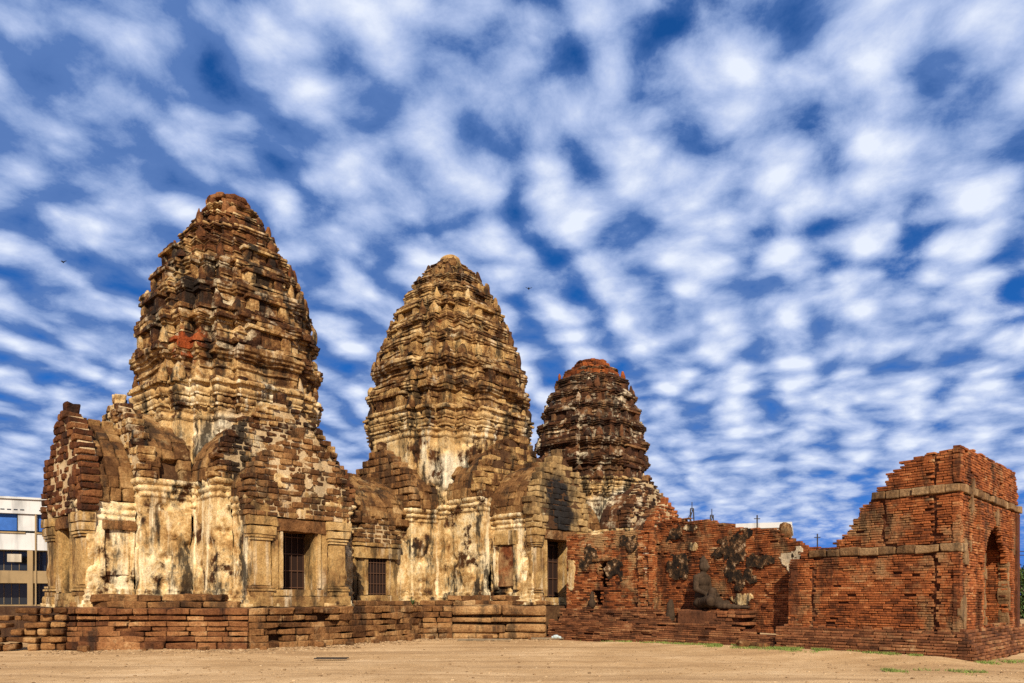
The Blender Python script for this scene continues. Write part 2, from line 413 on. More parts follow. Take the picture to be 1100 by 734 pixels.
M['core'] = stone_mat('dark joint filling', [(0.0, (.02, .011, .007)), (.5, (.07, .034, .016)), (1, (.16, .09, .04))], rndw=.3)
BRK = [(0.0, (.03, .013, .007)), (.20, (.105, .034, .014)), (.42, (.22, .066, .022)), (.68, (.32, .10, .032)), (.84, (.38, .16, .06)), (1, (.48, .31, .16))]
M['brick'] = stone_mat('old red brick', BRK, crust=(.34, .19, .085), crust_at=.61, crust_scale=.7, soot=.7, rndw=.5, bstr=.8, bdist=.02)
M['brick_pale'] = stone_mat('dusty orange brick', BRK, crust=(.42, .25, .11), crust_at=.55, crust_scale=.8, soot=.6, rndw=.7, bstr=.8, bdist=.02)
M['brick_plinth'] = stone_mat('dusty plinth brick', [(0.0, (.045, .02, .011)), (.3, (.13, .05, .022)), (.6, (.22, .085, .035)), (.85, (.30, .14, .06)), (1, (.40, .25, .125))], soot=.4, bstr=.8, bdist=.02)
M['brick_core'] = stone_mat('brick joint filling', [(0.0, (.03, .012, .007)), (.5, (.10, .035, .016)), (1, (.24, .12, .055))], rndw=.3)
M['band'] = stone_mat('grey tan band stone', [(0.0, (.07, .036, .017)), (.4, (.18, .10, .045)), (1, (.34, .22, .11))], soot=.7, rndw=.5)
def mould_mat():
    m, t = new_mat('blackened plaster'); p = pos(t)
    a = noise(t, p, 3.2, 7, .68); b = noise(t, p, 18., 4, .6)
    col = ramp(t, math_(t, 'ADD', a, math_(t, 'MULTIPLY', math_(t, 'SUBTRACT', b, .5), .25)), [(.36, (.012, .009, .008)), (.50, (.032, .022, .014)), (.57, (.11, .055, .024)), (.63, (.34, .23, .13)), (.73, (.62, .52, .37))])
    return finish(m, t, col, .95, math_(t, 'ADD', a, math_(t, 'MULTIPLY', b, .4)), .9, .04, .05)
M['mould'] = mould_mat()
M['statue'] = stone_mat('dark brown statue stone', [(0.0, (.022, .014, .009)), (.5, (.060, .038, .023)), (1, (.13, .085, .052))], soot=.5, rndw=.2, bstr=.5, bdist=.02)
M['iron'] = finish(*new_mat('dark iron'), (.02, .014, .011), .6, spec=.3)
M['grille'] = finish(*new_mat('brown painted bars'), (.075, .036, .020), .6, spec=.3)
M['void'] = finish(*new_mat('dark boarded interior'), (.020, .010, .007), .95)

def ground_mat():
    m, t = new_mat('dry sandy ground'); p = pos(t)
    a = noise(t, p, .22, 4, .6, .6); b = noise(t, p, 2.2, 5, .65); c = noise(t, p, 26., 5, .7); s = noise(t, vmath(t, 'MULTIPLY', p, (.25, 1.1, 1)), .9, 4, .6)
    f = math_(t, 'ADD', math_(t, 'MULTIPLY', a, .5), math_(t, 'MULTIPLY', b, .28))
    f = math_(t, 'ADD', f, math_(t, 'MULTIPLY', s, .3))
    col = ramp(t, f, [(.36, (.31, .18, .083)), (.5, (.44, .275, .13)), (.62, (.55, .365, .188)), (.74, (.66, .475, .275))])
    w = noise(t, vmath(t, 'MULTIPLY', vmath(t, 'ADD', p, (0, 0, 9)), (.10, .9, 1)), 1.0, 3, .5, .4)
    col = mix(t, nd(t, 'ShaderNodeMapRange', {'Value': w, 'From Min': .50, 'From Max': .62, 'To Max': .75}).outputs[0], col, (.33, .20, .095))
    g = noise(t, vmath(t, 'ADD', p, (4, 4, 4)), 3.5, 6, .75)
    k = nd(t, 'ShaderNodeMapRange', {'Value': g, 'From Min': .62, 'From Max': .74, 'To Max': .45}).outputs[0]
    col = mix(t, k, col, (.24, .15, .08))
    dk = nd(t, 'ShaderNodeMapRange', {'Value': c, 'From Min': .3, 'From Max': .7, 'To Min': .72, 'To Max': 1.2}).outputs[0]
    col = mix(t, 1.0, col, nd(t, 'ShaderNodeCombineXYZ', {0: dk, 1: dk, 2: dk}).outputs[0], 'MULTIPLY')
    return finish(m, t, col, .97, math_(t, 'ADD', math_(t, 'MULTIPLY', b, .6), math_(t, 'MULTIPLY', c, .5)), .8, .05, .05)
M['ground'] = ground_mat()
def plain(name, c, var=.25, scale=3., rough=.85, bstr=.2, grime=0.0):
    m, t = new_mat(name); p = pos(t); n = noise(t, p, scale, 5, .6)
    k = nd(t, 'ShaderNodeMapRange', {'Value': n, 'From Min': .3, 'From Max': .7, 'To Min': 1 - var, 'To Max': 1 + var}).outputs[0]
    col = mix(t, 1.0, c, nd(t, 'ShaderNodeCombineXYZ', {0: k, 1: k, 2: k}).outputs[0], 'MULTIPLY')
    if grime:
        g = noise(t, vmath(t, 'MULTIPLY', p, (1.2, 1.2, .15)), .8, 5, .6)
        col = mix(t, nd(t, 'ShaderNodeMapRange', {'Value': g, 'From Min': .5, 'From Max': .7, 'To Max': grime}).outputs[0], col, tuple(x * .25 for x in c))
    return finish(m, t, col, rough, n, bstr, .02, .2)
M['white_wall'] = plain('white painted concrete', (.47, .47, .46), .10, .8, grime=.6)
M['grey_wall'] = plain('stained grey concrete', (.40, .35, .27), .15, .8, grime=.7)
M['tan_wall'] = plain('yellowed concrete', (.25, .175, .09), .15, .8, grime=.7)
M['blue_panel'] = plain('blue window panels', (.03, .10, .33), .2, 1.5)
M['glass'] = finish(*new_mat('dark window glass'), (.015, .017, .02), .15, spec=.5)
M['leaf'] = plain('dark green foliage', (.05, .085, .022), .5, 5.)
M['grass'] = plain('short green grass', (.16, .20, .045), .5, 6.)
M['trunk'] = plain('grey bark', (.12, .09, .06), .3, 6.)
M['gravel'] = stone_mat('loose gravel', [(0, (.12, .07, .035)), (.5, (.30, .19, .095)), (1, (.46, .33, .19))], rndw=.9)
M['wood'] = plain('grey old wood', (.17, .125, .075), .35, 8.)
M['bag'] = plain('pale plastic bag', (.36, .42, .42), .1, 9.)
M['pale_stone'] = plain('pale stone', (.60, .52, .40), .2, 9.)
M['feather'] = plain('dark feathers', (.02, .02, .022), .2, 9.)

# ------------------------------------------------------------------ ground
def mound(u, v):
    s = np.clip((v - 11) / 6.5, 0, 1) * np.clip((24.6 - v) / 1.5, 0, 1)
    return .17 * s * np.exp(-((u - (8.5 - .128 * (v - 8.84))) / 1.3) ** 2)
def to_uv(x, y):
    dx, dy = x - O[0], y - O[1]
    return dx * U[0] + dy * U[1], dx * V[0] + dy * V[1]
def ground_z(x, y):
    u, v = to_uv(x, y)
    P = np.stack([x, y, np.zeros_like(x)], 1)
    near = np.exp(-((x) ** 2 + (y - 18) ** 2) / 60 ** 2)
    return mound(u, v) + near * (fbm(P, .35, 3, 11) * .05 + fbm(P, 2.2, 3, 4) * .014)
def axis(c, near, far, n1, n2):
    a = np.linspace(-near, near, n1)
    b = near + (far - near) * np.linspace(0, 1, n2 + 1)[1:] ** 2.6
    return c + np.concatenate([-b[::-1], a, b])
gx = axis(0, 24, 2500, 260, 26); gy = axis(20, 16, 2500, 190, 26)
X, Y = np.meshgrid(gx, gy)
P = np.stack([X.ravel(), Y.ravel(), ground_z(X.ravel(), Y.ravel())], 1)
g = Geo(ident); g.add(P, grid_quads(len(gy), len(gx)))
o = link('ground', g, M['ground'], loc=(0, 0, 0), smooth=True); o['kind'] = 'structure'

# ------------------------------------------------------------------ masonry builders
Z3 = np.array([0, 0, 1.0])
def redent(R, cu=0.0, cv=0.0):
    q = [(1, .40), (.90, .40), (.90, .60), (.76, .60), (.76, .76), (.60, .76), (.60, .90), (.40, .90), (.40, 1)]
    pts = []
    for k in range(4):
        c, s = [(1, 0), (0, 1), (-1, 0), (0, -1)][k]
        pts += [(a * c - b * s, a * s + b * c) for a, b in q]
    return np.array(pts) * R + np.array([cu, cv])

def course(acc, poly, z0, z1, blen, depth, rng, closed=True, jit=.03, miss=0.0, gap=.012, tilt=.02, off=0.0, cut=None, rr=(0, 1)):
    """one course of stones along a plan; outside is on the left-hand normal used by sweep"""
    P = np.asarray(poly, float); n = len(P)
    for i in range(n if closed else n - 1):
        a, b = P[i], P[(i + 1) % n]
        e = b - a; L = np.hypot(*e)
        if L < .05: continue
        t = e / L; nn = np.array([t[1], -t[0]])
        k = max(1, int(round(L / (blen * rng.uniform(.8, 1.2)))))
        cuts = np.linspace(0, L, k + 1)
        if k > 1: cuts[1:-1] += rng.uniform(-.22, .22, k - 1) * L / k
        for q in range(k):
            if rng.random() < miss: continue
            s0, s1 = cuts[q], cuts[q + 1]
            zc = (z0 + z1) / 2
            if cut is not None and cut((s0 + s1) / 2, zc): continue
            d = depth
            j = rng.normal(0, jit) + off
            # at outer corners let the end stones run a little past the edge
            c2 = a + t * (s0 + s1) / 2 + nn * (j - d / 2)
            w = rng.normal(0, tilt)
            tx = np.array([t[0] * math.cos(w) - t[1] * math.sin(w), t[0] * math.sin(w) + t[1] * math.cos(w), rng.normal(0, tilt * .5)])
            ny = np.array([-tx[1], tx[0], 0.0]); ny /= np.linalg.norm(ny)
            tx /= np.linalg.norm(tx); zz = np.cross(tx, ny)
            acc[0].append((c2[0], c2[1], zc + rng.normal(0, .006))); acc[1].append((tx, ny, zz))
            acc[2].append(((s1 - s0) / 2 - gap, d / 2, (z1 - z0) / 2 - gap * .7)); acc[3].append(rr[0] + (rr[1] - rr[0]) * rng.random())
def acc(): return ([], [], [], [])
def flush(g, A, M=None, **kw):
    if not A[0]: return
    if M is None: g.blocks(*A, **kw)
    else:
        h = Geo(ident); h.blocks(*A, **kw)
        for P, r in zip(h.v, h.r): pass
        off = 0
        P = np.vstack(h.v); g.add(M(P), np.vstack(h.q), None, np.concatenate(h.r))

def antefix_geo(u, v, z, du, dv, w, h, rng):
    """leaf shaped stone standing at a ledge, facing (du, dv)"""
    prof = [(0, 1.0), (.18, 1.06), (.42, .98), (.66, .72), (.85, .38), (1.0, .06)]
    n = 10; pts = []
    tx = np.array([-dv, du]); nn = np.array([du, dv]); lean = rng.uniform(-.10, .04)
    for hz, ww in prof:
        for k in range(n):
            a = 2 * math.pi * k / n
            la = math.cos(a) * w / 2 * ww; lb = math.sin(a) * w * .34 * (ww * .7 + .3) + lean * hz * h
            pts.append((u + tx[0] * la + nn[0] * lb, v + tx[1] * la + nn[1] * lb, z + hz * h))
    P = np.array(pts); P += (fbm(P, 4.1, 3, 9) * .075)[:, None] * np.array([1, 1, .4])
    g = Geo()
    g.add(P, grid_quads(len(prof), n, True), None, rng.random())
    top = P[-n:]
    g.add(np.vstack([top, top.mean(0)]), None, [(i, (i + 1) % n, n) for i in range(n)], .5)
    return g

def ogive(t, hw, H): return hw * (1 - t ** 2.1), H * t ** .88
def ogive_half(f, hw):   # half width at height fraction f
    return hw * (1 - np.clip(f, 0, 1) ** (2.1 / .88))

def vault(g, core, hw, b0, b1, zs, H, rng, mp, blen=.5, rows=9, rad=.3, rough=.035):
    A = acc(); n = rows
    ts = np.linspace(0, .97, n + 1)
    for side in (-1, 1):
        for i in range(n):
            a0, z0 = ogive(ts[i], hw, H); a1, z1 = ogive(ts[i + 1], hw, H)
            p0 = np.array([side * a0, 0, zs + z0]); p1 = np.array([side * a1, 0, zs + z1])
            d = p1 - p0; L = np.linalg.norm(d); d /= L
            nn = np.array([d[2] * side, 0, -d[0] * side]); 
            k = max(1, int(round((b1 - b0) / blen))); cuts = np.linspace(b0, b1, k + 1)
            if k > 1: cuts[1:-1] += rng.uniform(-.2, .2, k - 1) * blen
            for q in range(k):
                if rng.random() < .03: continue
                c = (p0 + p1) / 2 + nn * (rng.normal(0, .02) - .14); c[1] = (cuts[q] + cuts[q + 1]) / 2
                A[0].append(c); A[1].append(((0, 1, 0), nn, d)); A[2].append(((cuts[q + 1] - cuts[q]) / 2 - .012, .18, L / 2 + .015)); A[3].append(rng.random())
    k = max(1, int(round((b1 - b0) / .42)))
    for q in range(k):          # ridge stones
        if rng.random() < .25: continue
        A[0].append((0, b0 + (q + .5) * (b1 - b0) / k, zs + H * .98 + .02)); A[1].append(np.eye(3)); A[2].append((.16, (b1 - b0) / k / 2 - .02, .16)); A[3].append(rng.random())
    flush(g, A, mp, rad=rad, rough=rough)
    tt = np.linspace(0, .97, 12); pr = []
    for t in tt: pr.append((-ogive(t, hw - .2, H - .15)[0], zs - .1 + ogive(t, hw - .2, H - .15)[1]))
    pr += [(-a, z) for a, z in pr[::-1]]
    G = np.array([[(a, b, z) for a, z in pr] for b in (b0 + .02, b1 - .02)]).reshape(-1, 3)
    core.add(mp(G), grid_quads(2, len(pr)), None, .2)

def pediment(g, core, hw, b, th, zs, H, rng, mp, bh=.22, blen=.38, rad=.35, rough=.035, z_bot=None, top_loss=.0, cut=None, jit=.02, gap=.022):
    A = acc(); z = zs if z_bot is None else z_bot
    while z < zs + H * .97:
        h = bh * rng.uniform(.85, 1.15)
        f = (z + h * .5 - zs) / H
        w = ogive_half(max(f, 0), hw) * rng.uniform(.95, 1.03)
        if w < .1: break
        k = max(1, int(round(2 * w / (blen * rng.uniform(.85, 1.15)))))
        cuts = np.linspace(-w, w, k + 1)
        if k > 1: cuts[1:-1] += rng.uniform(-.2, .2, k - 1) * blen
        for q in range(k):
            ca = (cuts[q] + cuts[q + 1]) / 2
            if cut is not None and cut(ca, z + h / 2): continue
            if f > .75 and rng.random() < top_loss: continue
            edge = q in (0, k - 1)
            A[0].append((ca, b - th / 2 + rng.normal(0, jit) + (.05 if edge else 0), z + h / 2)); A[1].append(np.eye(3))
            A[2].append(((cuts[q + 1] - cuts[q]) / 2 - gap, th / 2, h / 2 - gap * .8)); A[3].append(rng.random())
        z += h
    A[0].append((0, b - th / 2, zs + H * .99)); A[1].append(np.eye(3)); A[2].append((.17, th * .4, .22)); A[3].append(rng.random())
    flush(g, A, mp, rad=rad, rough=rough)
    zb = zs if z_bot is None else z_bot
    zz = np.linspace(zb + .02, zs + H * .93, 14)
    for sgn in (0,):
        front = np.array([(s * (ogive_half(max((q - zs) / H, 0), hw) * .93 - .05), b - .045, q) for q in zz for s in (-1, 1)])
        back = front.copy(); back[:, 1] = b - th + .05
        if cut is None:
            core.add(mp(front), grid_quads(len(zz), 2), None, .5)
        else:
            # leave the doorway open: fill either side and above separately
            pass
        core.add(mp(back), grid_quads(len(zz), 2), None, .5)
        for s in (0, 1):
            e = np.array([p for i in range(len(zz)) for p in (front[i * 2 + s], back[i * 2 + s])])
            core.add(mp(e), grid_quads(len(zz), 2), None, .5)

BASE_P = [(0, .30), (.10, .30), (.12, .22), (.22, .22), (.25, .13), (.36, .16), (.42, .05), (.55, .08), (.6, 0)]
def wall_prof(z0, z1, k=1.0):
    """base mouldings, plain wall, cornice"""
    p = [(z0 + z, o * k) for z, o in BASE_P]
    c = [(-.62, 0), (-.60, .05), (-.52, .05), (-.50, .02), (-.42, .03), (-.38, .10), (-.28, .11), (-.26, .05), (-.20, .08), (-.16, .16), (-.06, .19), (0, .14)]
    return p + [(z1 + z, o * k) for z, o in c]

ZT = 1.30   # top of the terrace
def door(parent, mp, b, hw, z0, z1, lw, rng, mat_frame='sandstone', depth=.75, bars=6, jamb=.22, lint=.42, lint_over=.45, half_open=False):
    """stone doorway: jambs, lintel, threshold and a barred door set deep inside"""
    g = Geo()
    for s in (-1, 1):
        g.box(s * hw, s * (hw + jamb), b - depth, b - .02, z0, z1, mp, .6, rough=.015)
        g.box(s * (hw + jamb * .25), s * (hw + jamb * .75), b - .06, b + .07, z0 + .05, z1 - .02, mp, .8, rough=.01)
        g.box(s * (hw + jamb), s * (hw + jamb * 2.0), b - .35, b + .05, z0, z1, mp, .4, rough=.02)
    g.box(-hw - jamb * 2, hw + jamb * 2, b - depth, b + .10, z0 - .22, z0, mp, .55, rough=.02)
    g.box(-hw - jamb * 2.1, hw + jamb * 2.1, b - depth, b + .14, ZT, z0 - .225, mp, .25, rough=.03)
    fr = link('door_frame', g, M[mat_frame], parent)
    g = Geo()
    g.box(-hw - lint_over, hw + lint_over, b - depth, b + .09, z1 + .004, z1 + lint, mp, .35, rough=.035)
    link('lintel', g, M['laterite'] if mat_frame == 'sandstone' else M[mat_frame], parent)
    g = Geo()
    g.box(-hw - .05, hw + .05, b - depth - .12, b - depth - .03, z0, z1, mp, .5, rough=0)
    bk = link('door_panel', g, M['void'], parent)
    g = Geo(); A = acc()
    for k in range(bars):
        a = -hw + .04 + (2 * hw - .08) * k / (bars - 1)
        A[0].append((a, b - depth, (z0 + z1) / 2)); A[1].append(np.eye(3)); A[2].append((.012, .012, (z1 - z0) / 2)); A[3].append(.5)
    for k in range(4):
        A[0].append((0, b - depth - .002, z0 + (z1 - z0) * (.04 + .30 * k))); A[1].append(np.eye(3)); A[2].append((hw, .02, .018)); A[3].append(.5)
    flush(g, A, mp, tpl=T1, rad=.1, rough=0)
    link('grille', g, M['grille'], parent)

def porch(tower, mp, sec, dr, rng, mats, name='porch', side_niche=None, wall='plaster'):
    """telescoping porch: sec = list of (half width, b0, b1, spring z, apex z) from the body outwards; dr = (half width, z0, z1) of the doorway or None"""
    g = Geo(); lo = None
    for i, (hw, b0, b1, zs, za) in enumerate(sec):
        last = i == len(sec) - 1
        for s in (-1, 1):
            if last and dr: pts = [(s * hw, b0), (s * hw, b1), (s * (dr[0] + .44), b1), (s * (dr[0] + .44), b1 - .5)]
            else: pts = [(s * hw, b0), (s * hw, b1), (s * (sec[i + 1][0] if not last else .2), b1)]
            if s > 0: pts = pts[::-1]
            # sweep normal is to the right of travel: keep it pointing outwards
            g.sweep(pts[::-1] if True else pts, wall_prof(ZT, zs, .8), res=.075, rough=.10, freq=1.4, M=mp, r=.5, seed=int(rng.integers(1000)), chip=.13)
    p = link(name, g, M[wall], tower, smooth=True)
    for i, (hw, b0, b1, zs, za) in enumerate(sec):
        last = i == len(sec) - 1
        gr = Geo(); gc = Geo()
        vault(gr, gc, hw + .08, b0, b1 - .15, zs - .02, za - zs - .35, rng, mp, rows=8)
        gp = Geo(); gm = Geo()
        if last and dr:
            zt = dr[2] + .45
            pediment(gp, gm, hw + .2, b1 + .12, .55, zs, za - zs, rng, mp, z_bot=zt, top_loss=.1, **mats.get('ped', {}))
        else:
            pediment(gp, gm, hw + .2, b1 + .06, .5, zs, za - zs, rng, mp, top_loss=.1, **mats.get('ped', {}))
        for src in (gc,):
            for P_, r_ in zip(src.v, src.r): pass
        link('vault_roof', gr, M[mats['roof']], p)
        if gc.n: link('roof_core', gc, M['core'], p)
        pm_ = mats['pediment']; link('pediment', gp, M[pm_ if isinstance(pm_, str) else pm_[i]], p)
        link('pediment_core', gm, M[mats['mortar']], p)
    if dr:
        hw, b0, b1, zs, za = sec[-1]
        door(p, mp, b1 + .02, dr[0], dr[1], dr[2], None, rng, dr[3] if len(dr) > 3 else 'sandstone')
        # corner pilasters with moulded foot and head
        for s in (-1, 1):
            gg = Geo(); c = s * (dr[0] + .44 + (hw - dr[0] - .44) * .5); w = (hw - dr[0] - .44) * .42
            for (z0, z1, e) in ((ZT + .02, ZT + .35, .14), (ZT + .36, ZT + .52, .07), (ZT + .53, ZT + .60, .12), (ZT + .62, ZT + .70, .08), (ZT + .71, dr[2] - .35, 0), (dr[2] - .34, dr[2] - .27, .05), (dr[2] - .25, dr[2] - .17, .09), (dr[2] - .15, dr[2] + .12, .13), (dr[2] + .14, dr[2] + .44, .17)):
                gg.box(c - w - e, c + w + e, b1 - .25, b1 + .10 + e * .8, z0, z1, mp, rng.random(), rough=.03, rad=.2)
            link('pilaster', gg, M['sandstone'], p)
    return p

def tower(name, label, cu, R, zb, zcor, prof, tiers, mats, rng, group, tall=1.0, ant_w=.38):
    """a corn-cob tower: moulded redented body, then diminishing tiers of stone courses with ledges and antefixes, and a lotus finial"""
    t = thing(name, label, 'tower', wpt(cu, 0, ZT), group)
    zs_, rs_ = np.array([p[0] for p in prof]), np.array([p[1] for p in prof])
    rad = lambda z: float(np.interp(z, zs_, rs_))
    # lower body
    g = Geo()
    g.sweep(redent(R, cu, 0), wall_prof(ZT, zb, 1.0), closed=True, res=.075, rough=.12, freq=1.3, seed=int(rng.integers(999)), chip=.14)
    link('lower_wall', g, M[mats['wall']], t, smooth=True)
    # upper body with carved rows under the great cornice
    g = Geo(); r0 = rad(zcor)
    zz = zcor
    pr = [(zb - .1, -.16), (zb + .25, -.10), (zb + .3, -.18), (zb + .5, -.17), (zb + .55, -.24), (zz - 1.30, -.25), (zz - 1.27, -.19), (zz - 1.15, -.19), (zz - 1.12, -.24), (zz - 1.0, -.22), (zz - .97, -.16), (zz - .86, -.15), (zz - .84, -.22),
          (zz - .72, -.20), (zz - .68, -.13), (zz - .52, -.10), (zz - .5, -.18), (zz - .4, -.15), (zz - .36, -.07), (zz - .2, -.05), (zz - .17, -.12), (zz - .08, -.08), (zz, -.03), (zz + .12, -.04), (zz + .14, -.5)]
    g.sweep(redent(r0, cu, 0), pr, closed=True, res=.07, rough=.10, freq=1.5, seed=int(rng.integers(999)), chip=.12, cap=True)
    ub = link('upper_wall', g, M[mats['upper']], t, smooth=True)
    for z0, z1, e, bl in ((zz - .48, zz - .40, -.09, .13), (zz - .84, zz - .74, -.12, .16), (zz - .06, zz + .06, .02, .2)):
        g = Geo(); A = acc()
        course(A, redent(r0 + e, cu, 0), z0, z1, bl, .12, rng, jit=.012, gap=.002, tilt=.02)
        flush(g, A, tpl=T3, rad=.5, rough=.012)
        link('carved_frieze', g, M[mats['upper']], ub)
    # tiers
    ztop = prof[-1][0]
    for ti, (z0, z1) in enumerate(tiers):
        g = Geo(); A = acc(); H = z1 - z0
        last = ti == len(tiers) - 1
        # wall zone of larger stones, then thin stepped ledges
        hts = []; z = z0
        for zone, (f0, f1, hh, e, bl) in enumerate(((0, .12, .2, .02, .5), (.12, .60, .36, -.24, .46), (.60, .70, .16, -.10, .5), (.70, .80, .15, .02, .55), (.80, .93, .2, .10, .6), (.93, 1.0, .14, .0, .5))):
            k = max(1, int(round((f1 - f0) * H / hh)))
            e *= min(1.0, .35 + H * .45)
            for q in range(k): hts.append((z0 + H * (f0 + (f1 - f0) * q / k), z0 + H * (f0 + (f1 - f0) * (q + 1) / k), e, bl, zone))
        for za, zb2, e, bl, zone in hts:
            r = rad((za + zb2) / 2)
            sag = rng.normal(0, .02)
            pl = redent((r + e) * .955 + sag, cu, 0)
            course(A, pl, za, zb2, bl * rng.uniform(.75, 1.25), .62, rng, jit=.05 if zone == 1 else .06, miss=.07 if zone == 1 else .10, gap=.007, tilt=.035, rr=(.2, 1) if zone == 1 else (0, .62))
            course(A, redent((r + e) * .955 - .20, cu, 0), za, zb2, .6, .5, rng, jit=.03, gap=.004)
        flush(g, A, rad=.22, rough=.07, freq=2.6, seed=ti)
        mt = mats['tier'] if not (last and mats.get('top')) else mats['top']
        if mats.get('tier2') and not last and ti >= len(tiers) * .5: mt = mats['tier2']
        to = link('tier', g, M[mt], t)
        g = Geo(); rz = lambda f: rad(z0 + H * f) * .955 + .035
        g.sweep(redent(1.0, cu, 0), [(z0, rz(0) - .02), (z0 + H * .1, rz(.1) - .02), (z0 + H * .12, rz(.12) - .2), (z0 + H * .34, rz(.34) - .23), (z0 + H * .36, rz(.36) - .15), (z0 + H * .40, rz(.4) - .15), (z0 + H * .42, rz(.42) - .23), (z0 + H * .58, rz(.58) - .22), (z0 + H * .6, rz(.6) - .1),
                 (z0 + H * .68, rz(.68) - .08), (z0 + H * .7, rz(.7)), (z0 + H * .78, rz(.78) + .02), (z0 + H * .8, rz(.8) + .08), (z0 + H * .92, rz(.92) + .09), (z0 + H * .94, rz(.94) + .02), (z1, rz(1) - .02)], closed=True, ctr=(cu, 0), res=.075 if rad(z0) < 1.5 else .03, rough=.15, freq=1.0, seed=ti * 3 + 1, chip=.10)
        link('stucco', g, M[mats['stucco']], to, smooth=True)
        g = Geo()
        g.sweep(redent(1.0, cu, 0), [(z0 - .2, max(.15, rad(z0) * .93 - .50)), (z1, max(.12, rad(z1) * .93 - .50))], closed=True, ctr=(cu, 0), res=.3, rough=.02, cap=True)
        link('tier_core', g, M['core'], to)
        # false niches in the middle of each face
        if H > .9 and not last:
            r = rad(z0 + H * .3) * .955
            for k, (du, dv) in enumerate(((0, 1), (-1, 0), (1, 0), (0, -1))):
                if rng.random() < .35: continue
                g = Geo(); w = r * .26
                def mpn(P, du=du, dv=dv, r=r):
                    q = P.copy(); q[:, 0] = cu + du * (r + P[:, 1]) - dv * P[:, 0]; q[:, 1] = dv * (r + P[:, 1]) + du * P[:, 0]
                    return q
                for s in (-1, 1): g.box(s * w * .55, s * w, -.3, .10, z0 + .05, z0 + H * .50, mpn, rng.random(), rough=.03, rad=.25)
                g.box(-w * 1.15, w * 1.15, -.3, .16, z0 + H * .51, z0 + H * .62, mpn, rng.random(), rough=.03, rad=.3)
                g.box(-w * .7, w * .7, -.3, .10, z0 + H * .63, z0 + H * .78, mpn, rng.random(), rough=.04, rad=.4)
                g.box(-w * .5, w * .5, -.5, -.02, z0 + .05, z0 + H * .5, mpn, .4, rough=.06)
                link('niche', g, M[mats['tier']], to)
        # antefixes on the ledge below this tier
        r = (rad(z0) + .05) * .955
        corners = redent(r, cu, 0)
        idx = [i for i in range(36) if i % 9 in (0, 2, 4, 6, 8)]
        for i in idx:
            c = corners[i]; d = c - np.array([cu, 0]); d /= np.linalg.norm(d)
            if rng.random() < .48: continue
            hh = rng.uniform(.30, .80) * min(1.0, .55 + H * .35) * tall
            a = antefix_geo(c[0] - d[0] * .12, c[1] - d[1] * .12, z0 - .03, d[0], d[1], ant_w * rng.uniform(.65, 1.2), hh, rng)
            link('antefix', a, M[mt], to, smooth=True)
    # lotus finial
    g = Geo(); zl = ztop
    return t, rad, ub

def finial(t, cu, z, rings, mat, rng, dome=0.0):
    g = Geo(); A = acc()
    for (r, h, e) in rings:
        n = max(8, int(round(2 * math.pi * r / .34)))
        th = np.linspace(0, 2 * math.pi, n, endpoint=False) + rng.random()
        course(A, np.stack([cu + r * np.cos(th), r * np.sin(th)], 1), z, z + h, .4, r * .95, rng, jit=.03, gap=.012, tilt=.04, miss=.03)
        z += h
    flush(g, A, rad=.55, rough=.04)
    if dome:
        n = 14; P = []
        for k in range(6):
            a = k / 5 * math.pi / 2
            for i in range(n): P.append((cu + dome * math.cos(a) * math.cos(-2 * math.pi * i / n), dome * math.cos(a) * math.sin(-2 * math.pi * i / n), z - .03 + dome * .75 * math.sin(a)))
        P = np.array(P); P += fbm(P, 2.5, 2, 3)[:, None] * .05
        g.add(P, grid_quads(6, n, True), None, .85)
    link('finial', g, M[mat], t)
    return z

def map_front(cu): return lambda P: np.stack([cu + P[:, 0], P[:, 1], P[:, 2]], 1)
def map_left(cu): return lambda P: np.stack([cu - P[:, 1], P[:, 0], P[:, 2]], 1)
def map_right(cu): return lambda P: np.stack([cu + P[:, 1], -P[:, 0], P[:, 2]], 1)

